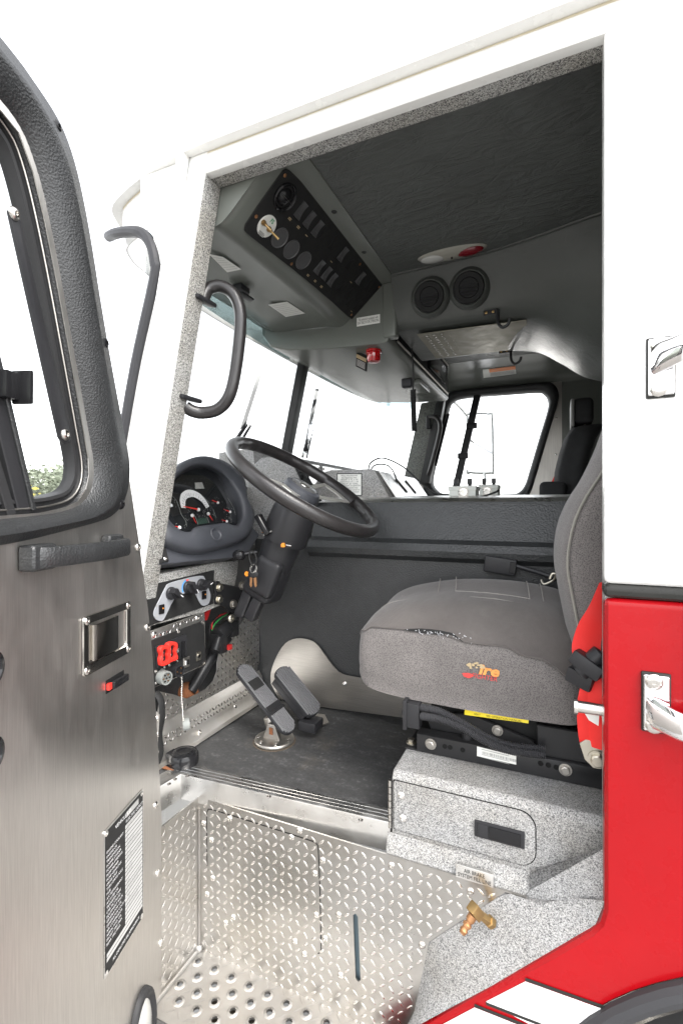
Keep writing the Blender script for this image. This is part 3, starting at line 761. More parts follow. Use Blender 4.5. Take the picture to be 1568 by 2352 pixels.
lugs('tread_pattern', tb, (TX+.0003, 0, FZ), (0, 1, 0), (0, 0, 1), [(p.y, p.z-FZ) for p in plate_poly], pitch=.0212, L=.0200)
y0, y1 = .0, .605
prof = [(TX, RG[1].z+.012), (TX+.006, RG[1].z), (TX+.012, RG[1].z-.008), (TX+.022, FZ+.032), (TX+.028, FZ+.014), (TX+.034, FZ+.004), (TX+.05, FZ+.001)]
g = G(); g.loft([[V((x, y, z)) for x, z in prof] for y in (y0, y1)], False); tf = part('toe_board_foot', g, 'toe_plate', T)
_fs = V((prof[2][0]-prof[3][0], 0, prof[2][1]-prof[3][1])).normalized()
lugs('tread_pattern', tf, (TX+.0125, 0, RG[1].z-.008), (0, 1, 0), _fs, [(y0, -(RG[1].z-.008-FZ-.030)), (y1, -(RG[1].z-.008-FZ-.030)), (y1, .002), (y0, .002)], pitch=.0150, L=.0165)
for u, v in ((459, 1683), (541, 1622)): screw(tf, P(u, v, x=TX+.034), (1, 0, .2), .008)
# lower dash face
DX = -1.015
def z8(x, y): return (344.5+x*.1648, 1292+y*.1648)
def PDx(x, y, o=0): return P(*z8(x, y), x=DX+o)
df = [(-60, 200), (890, 5), (1235, -30), (1215, 160), (1180, 330), (970, 290), (985, 560), (1005, 590), (770, 690), (-60, 905)]
g = G(); g.prism([PDx(*q) for q in df], (-.05, 0, 0)); g.bevel(.003, 2); dash = part('dashboard', g, 'speckle', T, label='grey speckled dashboard with climate panel and instrument pod')
hv = [(60, 300), (885, 105), (872, 575), (35, 862), (-60, 890), (-60, 330)]
g = G(); g.prism([PDx(*q, .001) for q in hv], (.003, 0, 0)); hvac = part('climate_panel', g, 'black_matte', T)
fp = [(40, 720), (62, 780), (125, 815), (190, 785), (330, 510), (470, 432), (600, 415), (640, 470), (700, 580), (750, 603), (815, 565), (836, 450), (795, 330), (755, 215), (700, 183), (480, 225), (260, 290), (205, 350), (120, 520), (60, 640)]
g = G(); g.prism(smoothpath([PDx(*q, .005) for q in fp], 3, True), (.003, 0, 0)); g.bevel(.0008, 1, 50); part('face_plate', g, 'grey_plate', hvac)
def knob(x, y, ang, r=.0165):
    c = PDx(x, y, .008); ax = V((1, 0, 0))
    g = G(); g.lathe(c, ax, [(r*1.12, 0), (r*1.1, .006), (r, .008), (r*.95, .02), (.001, .0205)], 22)
    d = V((0, math.cos(ang), math.sin(ang))); e = ax.cross(d)
    g.box(c+ax*.022, (.022, r*2.2, r*.75), (ax, d, e)); 
    k = part('knob', g, 'black_plastic', hvac)
    g = G(); g.box(c+ax*.034+d*r*.75, (.001, r*.7, .0022), (ax, d, e)); part('pointer', g, 'white_ink', k)
    return k
knob(285, 430, R(-35)); knob(520, 345, R(-58)); knob(705, 310, R(20))
arcp = [PDx(420+0, 440, .0085)]
c = PDx(520, 345, .0083)
def arcstrip(a0, a1, r0, r1, mat):
    g = G(); n = 14
    A = [c+V((0, math.cos(a), math.sin(a)))*r0 for a in [R(a0+(a1-a0)*i/n) for i in range(n+1)]]; B = [c+V((0, math.cos(a), math.sin(a)))*r1 for a in [R(a0+(a1-a0)*i/n) for i in range(n+1)]]
    g.loft([A, B], False); part('dial_arc', g, mat, hvac, flat=True)
arcstrip(105, 215, .0195, .0235, 'blue_ink'); arcstrip(75, 105, .0195, .0235, 'red_needle')
for x, y in ((158, 652), (750, 455)):
    p = PDx(x, y, .008); g = G(); g.box(p, (.006, .020, .026)); g.bevel(.002, 2); k = part('rocker', g, 'black_gloss', hvac)
    g = G(); g.ball(p+V((.0035, .003, .002)), .0022); part('indicator', g, 'amber', k)
for x, y in ((885-5, 135), (850, 548)): screw(hvac, PDx(x, y, .004), (1, 0, 0), .006, 'black_steel')
g = G()
for x, y, s in ((250, 318, 3), (290, 304, 3), (328, 325, 3), (380, 330, 7), (585, 262, 7), (686, 205, 3), (640, 245, 3), (95, 605, 6), (100, 745, 6), (775, 535, 5)):
    p = PDx(x, y, .0086); r = s*.0006; g.poly([p+V((0, math.cos(a), math.sin(a)))*r for a in [2*math.pi*k/8 for k in range(8)]])
part('markings', g, 'grey_ink', hvac, flat=True, kind='stuff')
# checker plate switch panel below
g = G(); sp_ = [PDx(*q, .014) for q in ((-60, 985), (762, 692), (782, 1425), (-60, 1800))]; g.prism(sp_, (-.006, 0, 0)); g.bevel(.002, 2); swp = part('accessory_panel', g, 'toe_plate', T)
q0 = sp_[0]; lugs('tread_pattern', swp, V((DX+.0143, 0, -.5)), (0, 1, 0), (0, 0, 1), [(p.y, p.z+.5) for p in [PDx(*q, .0143) for q in ((-60, 985), (760, 695), (760, 810), (-60, 1115))]], pitch=.0135, L=.0160, W=.005)
for x, y in ((62, 1005), (660, 775)): screw(swp, PDx(x, y, .015), (1, 0, .0), .0075)
g = G(); g.prism([PDx(*q, .0155) for q in ((-60, 1110), (742, 808), (775, 1402), (-60, 1790))], (.003, 0, 0)); g.bevel(.0008, 1); blk = part('switch_plate', g, 'black_matte', swp)
for x, y in ((735, 838), (398, 968), (752, 1400)): screw(swp, PDx(x, y, .019), (1, 0, 0), .0055)
g = G(); g.prism([PDx(*q, .019) for q in ((62, 1172), (490, 995), (512, 1300), (80, 1478))], (.005, 0, 0)); g.bevel(.002, 2); part('switch_bezel', g, 'black_plastic', swp)
# red switch guards
def guard(x, y):
    ctr = PDx(x, y, .025); pts = []
    outl = [(-60, -120), (0, -150), (55, -135), (62, -60), (45, 0), (66, 70), (62, 120), (0, 150), (-50, 158), (-62, 60), (-48, 0), (-66, -60)]
    inl = [(-28, -90), (0, -100), (28, -85), (32, -40), (26, 0), (34, 45), (28, 85), (0, 100), (-26, 100), (-34, 40), (-28, 0), (-34, -45)]
    O = smoothpath([PDx(x+a, y+b*.9, .026) for a, b in outl], 3, True); I = smoothpath([PDx(x+a, y+b*.9, .026) for a, b in inl], 3, True); dv = V((.014, 0, 0))
    g = G(); g.loft([O, [p+dv for p in O], [p+dv for p in I], I], True); g.bevel(.0015, 2, 50); k = part('switch_guard', g, 'red_plastic', swp)
    g = G(); g.prism(I, (.004, 0, 0)); part('rocker', g, 'black_gloss', k)
    g = G()
    for dy_ in (-35, 45):
        for rr in range(2):
            a, b = PDx(x-20, y+dy_+rr*14+4, .0305), PDx(x+22, y+dy_+rr*14-6, .0305); g.poly([a, b, b+V((0, 0, -.0016)), a+V((0, 0, -.0016))])
    part('lettering', g, 'teal_ink', k, flat=True)
guard(165, 1290); guard(272, 1235)
for x in (372, 455):
    p = PDx(x, 1245-(x-372)*.42, .025); g = G(); g.box(p, (.008, .0125, .046)); g.bevel(.002, 2); k = part('rocker', g, 'black_gloss', swp)
    if x < 400:
        g = G()
        for rr in range(3): g.box(p+V((.0042, 0, .008-rr*.004)), (.0004, .007, .0015))
        part('lettering', g, 'grey_ink', k, flat=True)
def socket(x, y, r, ln, mat, n=7):
    c = PDx(x, y, .019); ax = V((1, -.15, 0)).normalized()
    g = G(); g.lathe(c-ax*.004, ax, [(r*1.15, 0), (r*1.15, .003), (r, .004), (r, ln), (r*.8, ln), (r*.8, ln-.006), (.001, ln-.006)], 24); k = part('socket', g, mat, swp)
    e, f_, a_ = frame(ax)
    for i in range(n):
        a = 2*math.pi*i/(n-1); rr = 0 if i == n-1 else r*.5
        g = G(); g.cyl(c+ax*(ln-.0058)+(e*math.cos(a)+f_*math.sin(a))*rr, c+ax*(ln-.0035)+(e*math.cos(a)+f_*math.sin(a))*rr, r*.13, 8); part('pin', g, 'copper' if i % 2 else 'dark_hole', k)
    return k
socket(150, 1590, .0185, .030, 'grey_plastic'); socket(345, 1495, .0170, .026, 'black_plastic')
p = PDx(505, 1392, .0195); g = G(); g.box(p, (.004, .026, .03)); g.bevel(.001, 1); k = part('data_jack', g, 'dull_steel', swp)
g = G(); g.box(p+V((.0015, .003, 0)), (.004, .013, .014)); part('opening', g, 'dark_hole', k); g = G(); g.box(p+V((.003, -.006, 0)), (.003, .003, .012)); part('contacts', g, 'white_ink', k)
p = PDx(674, 1308, .0195); g = G(); g.box(p, (.004, .018, .027)); g.bevel(.002, 2); k = part('audio_jack', g, 'zinc', swp)
g = G(); g.lathe(p, (1, 0, 0), [(.009, 0), (.009, .005), (.0065, .005), (.0065, .002), (.001, .002)], 18); part('ring', g, 'dull_steel', k)
for x, y in ((205, 1462), (80, 1518), (288, 1582), (85, 1682), (385, 1372), (272, 1430), (468, 1485), (430, 1588)): screw(swp, PDx(x, y, .019), (1, 0, 0), .0042)
# bead chain with its dust cap
ch = [PDx(440, 1600, .028), PDx(445, 1700, .030), PDx(440, 1850, .034)]+[P(419, 1625, x=DX+.04), P(421, 1655, x=DX+.044)]
cp = smoothpath(ch, 8); cp = resample(cp, 26, False)
capc = P(424, 1668, x=DX+.046)
g = G(); g.lathe(capc+V((-.009, .004, 0)), V((.75, .65, .1)), [(.001, 0), (.0155, 0), (.017, .003), (.017, .018), (.014, .018), (.014, .005), (.001, .005)], 24); dcap = part('dust_cap', g, 'grey_plastic', T)
for i in range(24):
    a = 2*math.pi*i/24
for p in cp: stamp('chain_bead', 'bead', lambda g: g.ball((0, 0, 0), .0026, n=8), 'steel', dcap, p, (0, 0, 1))
# steering shaft, joints and loose wiring in the recess
sx = -1.062
g = G(); a, b = P(*z8(1000, 1090), x=sx), P(*z8(560, 1800), x=sx-.02); g.cyl(a, b, .018, 14); g.cyl(a, a.lerp(b, .25), .024, 14); g.cyl(a.lerp(b, -.1), a.lerp(b, .05), .030, 14); sh = part('steering_shaft', g, 'black_steel', T)
jc = P(*z8(1010, 960), x=sx+.03)
g = G(); g.cyl(jc+V((0, -.026, -.008)), jc+V((0, .03, .01)), .026, 14); g.box(jc+V((0, -.02, -.035)), (.05, .035, .06)); g.box(jc+V((0, .04, .0)), (.05, .04, .05)); g.cyl(jc+V((.01, -.03, -.012)), jc+V((.012, -.055, -.05)), .014, 12); g.cyl(jc+V((.0, .05, .03)), jc+V((.02, .07, .07)), .022, 12); g.bevel(.004, 2); part('universal_joint', g, 'black_steel', sh)
g = G(); g.box(jc+V((.028, .0, -.05)), (.012, .016, .016)); part('red_cap', g, 'wire_red', sh)
screw(sh, P(*z8(1130, 780), x=sx+.07), (1, -.4, .1), .014, 'zinc', 'bolt')
g = G(); g.lathe(P(*z8(570, 1815), x=sx-.02), (1, -.2, .3), [(.035, -.02), (.030, .0), (.022, .01), (.018, .01)], 20); part('shaft_boot', g, 'rust', sh)
for nm, mt, pts in (('wire', 'wire_green', ((860, 950), (900, 860), (1010, 760), (1090, 720))), ('wire', 'wire_red', ((860, 930), (870, 830), (950, 750), (1060, 705))), ('wire', 'cable', ((830, 1000), (845, 860), (960, 730)))):
    g = G(); g.tube([P(*z8(*q), x=sx-.0) for q in pts], .0026, 6); part(nm, g, mt, sh)
g = G(); g.prism([P(*z8(*q), x=sx-.02) for q in ((770, 690), (850, 650), (800, 800), (770, 810))], (-.01, 0, 0)); part('red_tag', g, 'wire_red', sh)
# ---- instrument pod
nC = V((.93, -.06, .36)).normalized(); oC = P(470, 1150, x=-1.03)
def zc(x, y): return (367.5+x*.1465, 1033.6+y*.1465)
def PC(x, y, o=0): return PN(*zc(x, y), oC+nC*o, nC)
O0 = [(240, 270), (420, 150), (640, 95), (860, 130), (1050, 210), (1200, 330), (1310, 460), (1340, 600), (1360, 780), (1440, 940), (1470, 1080), (1440, 1230), (1340, 1380), (1150, 1470), (900, 1540), (650, 1590), (450, 1570), (250, 1510), (60, 1420), (0, 1250), (-10, 1000), (40, 740), (120, 450)]
I0 = [(250, 430), (400, 300), (560, 240), (760, 250), (950, 340), (1070, 450), (1170, 590), (1250, 740), (1290, 900), (1295, 1050), (1250, 1160), (1200, 1195), (1120, 1175), (1040, 1145), (850, 1165), (560, 1210), (500, 1272), (430, 1288), (320, 1262), (200, 1180), (100, 1040), (80, 830), (140, 600)]
F0 = [(215, 480), (400, 345), (560, 295), (720, 290), (860, 370), (930, 470), (990, 580), (1060, 740), (1150, 860), (1200, 1000), (1212, 1130), (1180, 1190), (1120, 1172), (1040, 1142), (850, 1162), (560, 1207), (500, 1270), (430, 1286), (320, 1260), (210, 1172), (115, 1040), (95, 830), (150, 620)]
N2 = 92
def lp2(L, o): return resample(smoothpath([PC(x, y, o) for x, y in L], 4, True), N2)
cenC = PC(600, 800, 0)
Lo = lp2(O0, .012); Li = lp2(I0, .016); Lf = lp2(F0, -.030)
sc = lambda L, k, o: [cenC+(p-cenC)*k+nC*o for p in L]
g = G(); g.loft([sc(Lo, 1.02, -.13), sc(Lo, 1.02, -.03), sc(Lo, 1.01, -.012), Lo, [a.lerp(b, .12)+nC*.010 for a, b in zip(Lo, Li)], [a.lerp(b, .5)+nC*.013 for a, b in zip(Lo, Li)], [a.lerp(b, .9)+nC*.006 for a, b in zip(Lo, Li)], Li, [a.lerp(b, .1)-nC*.004 for a, b in zip(Li, Lf)], Lf], True)
pod = part('instrument_pod', g, 'pod_plastic', T, angle=60, label='black instrument pod with round hood and red needled gauges')
g = G(); fc = [cenC+(p-nC*.002-cenC)*1.03 for p in Lf]; g.face([g.v(p) for p in fc]); part('dial_face', g, 'cluster_black', pod, flat=True)
g = G(); cr_o = [(335, 905), (310, 800), (325, 700), (380, 645), (440, 623), (520, 632), (620, 682), (700, 765), (755, 850), (770, 885)]; cr_i = [(400, 915), (395, 870), (400, 800), (425, 760), (465, 742), (525, 736), (600, 772), (655, 815), (690, 860), (725, 917)]
g.loft([smoothpath([PC(x, y, -.0305) for x, y in cr_o], 3), smoothpath([PC(x, y, -.0305) for x, y in cr_i], 3)], False); part('speed_dial', g, 'dial_white', pod, flat=True)
g = G()
for i in range(19):
    t = i/18; a = smoothpath([PC(x, y, -.0302) for x, y in cr_o], 6); b = smoothpath([PC(x, y, -.0302) for x, y in cr_i], 6); k = int(t*(len(a)-1)); p, q = a[k], b[k]
    A = p.lerp(q, .45); B = p.lerp(q, .75 if i % 2 else .9); d = (B-A).normalized(); s_ = nC.cross(d)*.0005; g.poly([A-s_, A+s_, B+s_, B-s_])
part('dial_ticks', g, 'black_ink', pod, flat=True)
def needle(hx, hy, tx, ty, r=.0055, w=.0030):
    h, t = PC(hx, hy, -.026), PC(tx, ty, -.027); g = G(); d = (t-h).normalized(); s_ = nC.cross(d)
    g.prism([h-s_*w*.6, h+s_*w*.6, t+s_*w*.2, t-s_*w*.2], nC*.0012); k = part('needle', g, 'red_needle', pod)
    g = G(); g.lathe(h-nC*.002, nC, [(r, 0), (r, .004), (r*.8, .005), (.0003, .0052)], 18); part('needle_hub', g, 'dial_white', k)
for q in ((605, 935, 365, 885, .0058, .0042), (505, 1028, 565, 1150), (757, 1000, 825, 1105), (905, 825, 815, 788, .0045), (1097, 970, 1000, 930, .0045), (1045, 1118, 960, 1095, .0045), (170, 870, 120, 800), (305, 1215, 235, 1195)): needle(*q)
g = G()
for i in range(110):
    ctr = random.choice([(505, 1028, 110), (757, 1000, 90), (905, 825, 95), (1097, 970, 90), (1045, 1118, 80), (170, 870, 110), (305, 1215, 110)]); a = random.uniform(2.2, 6.6); rr = ctr[2]*random.choice((.75, 1.0))
    x, y = ctr[0]+math.cos(a)*rr, ctr[1]+math.sin(a)*rr*.9
    if inpoly(x, y, F0): p = PC(x, y, -.0298); s_ = .0011; g.poly([p+V((0, -s_, -s_)), p+V((0, s_, -s_)), p+V((0, s_, s_)), p+V((0, -s_, s_))])
part('dial_numerals', g, 'grey_ink', pod, flat=True)
g = G(); g.poly([PC(*q, -.0295) for q in ((568, 1075), (730, 1060), (765, 1145), (600, 1165))]); part('display', g, 'lcd', pod, flat=True)
g = G(); g.poly([PC(*q, -.0295) for q in ((545, 510), (660, 505), (695, 605), (552, 610))]); part('dial_label', g, 'grey_ink', pod, flat=True)
g = G()
for L in (((180, 715), (250, 780), (300, 900), (330, 1000), (400, 1110), (420, 1200)), ((1060, 750), (1150, 900), (1185, 1020)), ((505, 1000), (540, 1020), (570, 1090), (600, 1180)), ((735, 1050), (772, 1145)), ((830, 925), (855, 985), (880, 1060)), ((690, 750), (780, 830))): g.tube([PC(x, y, -.0292) for x, y in L], .0007, 5)
part('chrome_lines', g, 'grey_plastic', pod)
g = G(); g.face([g.v(cenC+(p-cenC)*.999+nC*.016) for p in Lf]); part('dial_lens', g, 'cluster_glass', pod, flat=True)
sc_ = PC(885, 1320, .028)
g = G(); g.lathe(sc_, nC, [(.024, -.001), (.020, .0012), (.016, -.001), (.011, -.007), (.001, -.008)], 26, False); part('screw_recess', g, 'pod_plastic', pod); screw(pod, sc_-nC*.006, nC, .0055, 'dull_steel')
ap = [(20, 1370), (250, 1500), (650, 1560), (1150, 1450), (1440, 1200), (1560, 1330), (1400, 1580), (1150, 1685), (640, 1730), (60, 1790), (-20, 1800)]
g = G(); g.prism([PC(x, y, -.012) for x, y in ap], nC*-.05); g.bevel(.003, 2, 40); part('pod_apron', g, 'pod_plastic', pod)
g = G(); g.prism([PC(x, y, -.010) for x, y in ((-20, 1425), (58, 1440), (128, 1745), (-20, 1790))], nC*.004); g.bevel(.001, 1); k = part('side_plate', g, 'black_matte', pod); screw(k, PC(88, 1705, -.005), nC, .006, 'steel')
# ---- centre dash: speckled cheek, labelled block and silver sloped plate
cheek = [(560, 1085), (600, 1052), (650, 1046), (690, 1060), (706, 1110), (712, 1170), (708, 1235), (716, 1268), (640, 1266), (575, 1250)]
g = G(); g.prism([P(u, v, y=.64) for u, v in cheek], (0, .03, 0)); g.bevel(.003, 2); part('dash_cheek', g, 'speckle_grey', T)
BY = .82
sd = [P(u, v, y=BY) for u, v in ((690, 1160), (738, 1086), (760, 1080), (848, 1077), (860, 1080), (906, 1165))]
sd[0].z = .0; sd[-1].z = .0
g = G(); g.prism(sd, (0, .62, 0)); g.bevel(.004, 2); cb = part('centre_dash', g, 'speckle_grey', T, label='speckled centre dash block with printed height plate')
a, b = sd[4]+V((.004, .03, -.004)), sd[5]+V((-.006, .03, .035)); n_ = V((b.z-a.z, 0, a.x-b.x)).normalized()*-1
if n_.x < 0: n_ = -n_
g = G(); g.prism([a+n_*.002, b+n_*.002, b+n_*.002+V((0, .54, 0)), a+n_*.002+V((0, .54, 0))], n_*.003); sp2 = part('silver_plate', g, 'aluminium', cb)
for k in (.16, .30):
    c0 = a.lerp(b, .25)+V((0, k, 0)); c1 = a.lerp(b, .75)+V((0, k+.04, 0)); g = G(); g.box((c0+c1)/2+n_*.006, (.016, .007, (c1-c0).length), (n_.cross((c1-c0).normalized()), n_, (c1-c0).normalized())); part('bracket', g, 'black_matte', cb)
lq = [P(u, v, y=BY-.001) for u, v in ((775, 1089), (829, 1089), (829, 1137), (775, 1135))]
g = G(); g.prism([p+V((0, .0005, 0)) for p in [P(u, v, y=BY-.001) for u, v in ((773, 1087), (831, 1087), (831, 1139), (773, 1137))]], (0, .0005, 0)); part('plate_border', g, 'black_ink', cb, flat=True)
g = G(); g.prism(lq, (0, .0006, 0)); pl = part('height_plate', g, 'white_label', cb, flat=True)
wl_ = lq[1].x-lq[0].x
g = G(); text(g, 'When Manufactured\nthis Apparatus was:\nHEIGHT  9  FT  6  IN\nLENGTH 31  FT  1  IN\nWEIGHT  20  TONS\nif the HEIGHT or LENGTH\nof this Apparatus was\nchanged or to be noted on\nthis plate by Department', (lq[0].x+wl_/2, BY-.002, lq[0].z-.010), (1, 0, 0), (0, 0, 1), .0085, 'CENTER', width=wl_*.92, line=.95); part('lettering', g, 'black_ink', pl, flat=True)
# strip of rocker switches beside the cheek, and the dash top
g = G(); g.prism([P(u, v, y=.634) for u, v in ((672, 1064), (690, 1062), (738, 1150), (716, 1160))], (0, .004, 0)); rk = part('rocker_strip', g, 'black_matte', T)
for u, v in ((690, 1080), (704, 1080), (692, 1096), (706, 1096)):
    g = G(); g.box(P(u, v, y=.632), (.012, .008, .016)); g.bevel(.002, 1); part('rocker', g, 'black_gloss', rk)
g = G(); g.loft([[V((-1.27, y, .075)), V((-1.14, y, .08)), V((-1.115, y, .07)), V((-1.11, y, -.10))] for y in (.02, .3, .655)], False); g.thick(.004); part('dash_top', g, 'speckle_dark', T)
g = G(); g.prism([V((-1.27, .66, .0)), V((-1.27, .66, .225)), V((-1.13, .66, .235)), V((-1.10, .66, .225)), V((-1.07, .66, .0))], (0, YF-.70, 0)); g.bevel(.006, 2); dt = part('centre_dash_top', g, 'speckle_grey', T)
for y0_, y1_ in ((.80, .98), (1.0, 1.22), (1.25, 1.5)):
    g = G(); g.box((-1.083, (y0_+y1_)/2, .16), (.006, y1_-y0_, .10), (V((.99, 0, .13)).normalized(), V((0, 1, 0)), V((-.13, 0, .99)).normalized())); g.bevel(.002, 1); dc = part('dash_cover', g, 'aluminium', dt)
    for yy in (y0_+.012, y1_-.012): screw(dc, (-1.083, yy, .195), (1, 0, .13), .006)
g = G(); g.bx(-1.10, -.99, 1.5, YF-.03, -.7, .15); part('dash_front', g, 'speckle_grey', T)
# ---- steering column and wheel
YC = .36
A = P(697, 1124, y=YC); B = P(588, 1402, y=YC); ax = (B-A).normalized()
def lathe_c(prof, mat, name, parent, n=36): g = G(); g.lathe(A, ax, [(r, h) for h, r in prof], n); return part(name, g, mat, parent, angle=45)
col = lathe_c([(.055, .05), (.058, .064), (.075, .069), (.165, .0735), (.172, .072), (.174, .060), (.20, .060), (.29, .054), (.30, .03)], 'black_plastic', 'steering_column', T)
col['label'] = 'black steering column leaning out of the dash'
e1_, e2_ = V((0, 1, 0)), ax.cross(V((0, 1, 0)))
def CP(h, a, r): return A+ax*h+(e1_*math.cos(a)+e2_*math.sin(a))*r
g = G(); lo = A+ax*.30
g.box(lo+V((-.005, -.005, -.01)), (.11, .10, .13), (e2_, e1_, ax)); g.bevel(.03, 4); part('lower_shroud', g, 'black_plastic', col)
g = G(); g.box(lo+V((.015, -.045, .005)), (.085, .04, .12), (e2_, e1_, ax)); g.bevel(.018, 4); part('ignition_cover', g, 'black_plastic', col)
br = [(910, 265), (975, 258), (985, 300), (1230, 345), (1375, 330), (1300, 600), (1215, 745), (1080, 650), (990, 590), (910, 580)]
g = G(); g.prism([PDx(*q, .012) for q in br], (-.006, 0, 0)); g.bevel(.001, 1); cbk = part('column_bracket', g, 'black_steel', T)
for x, y in ((965, 348), (960, 512)): hexbolt(cbk, PDx(x, y, .013), (1, -.2, 0), .0115, 'zinc')
for x, y in ((1280, 320), (1155, 580)): hexbolt(cbk, PDx(x, y, .013), (1, -.2, 0), .0125, 'dull_steel')
g = G(); 
for q0, q1 in (((1430, 300), (1255, 745)), ((1590, 360), (1395, 790))):
    a, b = P(*z8(*q0), y=.33), P(*z8(*q1), y=.33); d = (b-a); g.box((a+b)/2, (.036, .036, d.length), frame(d))
g.bevel(.010, 3); part('support_bar', g, 'black_plastic', col)
# wheel
W = V((-.706, YC, .068)); wt = R(34.0)
wn_ = V((math.sin(wt), 0, math.cos(wt))); wx = V((math.cos(wt), 0, -math.sin(wt))); wy = V((0, 1, 0)); RW = .245
def WP(a, r, h=0): return W+(wx*math.cos(a)+wy*math.sin(a))*r+wn_*h
g = G(); n = 96; loops = []
for i in range(n):
    a = 2*math.pi*i/n; rad = wx*math.cos(a)+wy*math.sin(a); rt = .0192; L = []
    for k in range(14):
        q = 2*math.pi*k/14; bumpy = 1.0
        if math.cos(q) < -.5 and (i % 4) < 2: bumpy = .86
        L.append(W+rad*(RW+rt*math.cos(q)*bumpy)+wn_*rt*1.05*math.sin(q))
    loops.append(L)
loops.append(loops[0]); g.loft(loops, True); bmesh.ops.remove_doubles(g.b, verts=g.b.verts, dist=1e-6)
sw_ = part('steering_wheel', g, 'grip_vinyl', T, angle=70, label='large black steering wheel with metal spokes')
hubc = A
g = G(); HW = W-wn_*.052; g.lathe(HW, wn_, [(.050, -.02), (.060, .0), (.060, .034), (.057, .044), (.047, .050), (.045, .0485), (.02, .051), (.001, .0515)], 40); hb = part('hub', g, 'pod_plastic', sw_)
g = G(); g.lathe(HW+wn_*.0495, wn_, [(.044, 0), (.04, .0022), (.001, .003)], 32); part('hub_cap', g, 'hub_cap', hb)
g = G(); 
for i in range(14):
    a = 2*math.pi*i/14; rv = wx*math.cos(a)+wy*math.sin(a); g.box(HW+rv*.0605+wn_*.014, (.005, .003, .022), (wn_.cross(rv), rv, wn_))
part('hub_rib', g, 'black_plastic', hb)
g = G(); g.lathe(HW+wn_*.052, wn_, [(.019, 0), (.018, .0016), (.001, .002)], 24); part('horn_emblem', g, 'polished', hb)
for a0 in (R(84), R(268)):
    hub_p = HW+wn_*.026; rim = WP(a0, RW-.01, -.004); tdir = (wx*-math.sin(a0)+wy*math.cos(a0)); rd = (rim-hub_p).normalized()
    O = [hub_p+rd*.045+tdir*.030, rim-rd*.03+tdir*.062, rim+tdir*.060, rim-tdir*.060, rim-rd*.03-tdir*.062, hub_p+rd*.045-tdir*.030]
    I = [hub_p+rd*.085+tdir*.020, rim-rd*.045+tdir*.044, rim-rd*.04+tdir*.0, rim-rd*.04-tdir*.0, rim-rd*.045-tdir*.044, hub_p+rd*.085-tdir*.020]
    g = G(); nn = tdir.cross(rd).normalized()*.0035; g.loft([O, [p+nn for p in O], [p+nn for p in I], I, O], True); part('spoke', g, 'spoke_metal', sw_, flat=True)
    g = G(); path = [WP(a0+t, RW-.007, -.002) for t in (-.30, -.15, 0, .15, .30)]; g.tube(path, .023, 12, ry=.020); part('spoke_grip', g, 'grip_vinyl', sw_)
# stalks, switches on the column
def PK(u, v, y=.285): return P(u, v, y=y)
g = G(); a, b = PK(592, 1183), PK(617, 1228); d = b-a; g.box((a+b)/2, (.026, .018, d.length), frame(d)); g.bevel(.005, 3); part('trailer_lever', g, 'black_gloss', col)
g = G(); g.box(PK(620, 1224, .298), (.03, .004, .03), frame((0, -1, 0), (-.4, 0, .9))); part('lever_plate', g, 'steel', col)
for u, v in ((607, 1219), (650, 1252)):
    g = G(); g.box(PK(u, v, .298), (.012, .008, .013)); g.bevel(.001, 1); part('amber_tab', g, 'amber', col)
g = G(); g.cyl(PK(657, 1252, .297), PK(669, 1254, .297), .0025, 8); part('tilt_pin', g, 'steel', col)
g = G(); g.ball(PK(549, 1275, .27), .0185, (1.15, 1, .95)); g.cyl(PK(558, 1273, .272), PK(590, 1268, .30), .006, 10); part('tilt_knob', g, 'black_gloss', col)
# keys hang from the ignition
kt = thing('key_ring', 'ring of brass keys hanging from the ignition switch', 'keys', PK(582, 1345, .27))
g = G(); g.tube([PK(577, 1266, .27), PK(587, 1275, .27), PK(588, 1292, .27), PK(581, 1300, .27), PK(575, 1290, .27), PK(572, 1275, .27)], .002, 6, closed=True); part('strap', g, 'cable', kt)
g = G(); c = PK(582, 1306, .268)
g.tube([c+V((math.cos(q), .25*math.sin(q), math.sin(q)))*.012 for q in [2*math.pi*i/12 for i in range(12)]], .0014, 6, closed=True, k=3)
g.tube([c+V((-.004+math.cos(q)*.7, .6*math.sin(q), math.sin(q)))*.012 for q in [2*math.pi*i/12 for i in range(12)]], .0012, 6, closed=True, k=3); part('split_ring', g, 'steel', kt)
g = G(); g.ball(PK(581, 1319, .267), .0155, (1.2, .25, .75)); part('key_head', g, 'rubber', kt)
for u, tl in ((577, -.0015), (585, .0025)):
    a = PK(u, 1324, .266); g = G(); g.prism([a+V((-.0045, 0, 0)), a+V((.0045, 0, 0)), a+V((.0045+tl, 0, -.018)), a+V((.003+tl, 0, -.021)), a+V((.0045+tl, 0, -.027)), a+V((.0+tl, 0, -.033)), a+V((-.0045+tl, 0, -.026))], (0, .0022, 0)); part('key', g, 'copper', kt)
g = G(); g.lathe(PK(567, 1318, .272), (0, -1, 0), [(.0075, 0), (.0075, .002)], 16); part('tag', g, 'amber', kt)
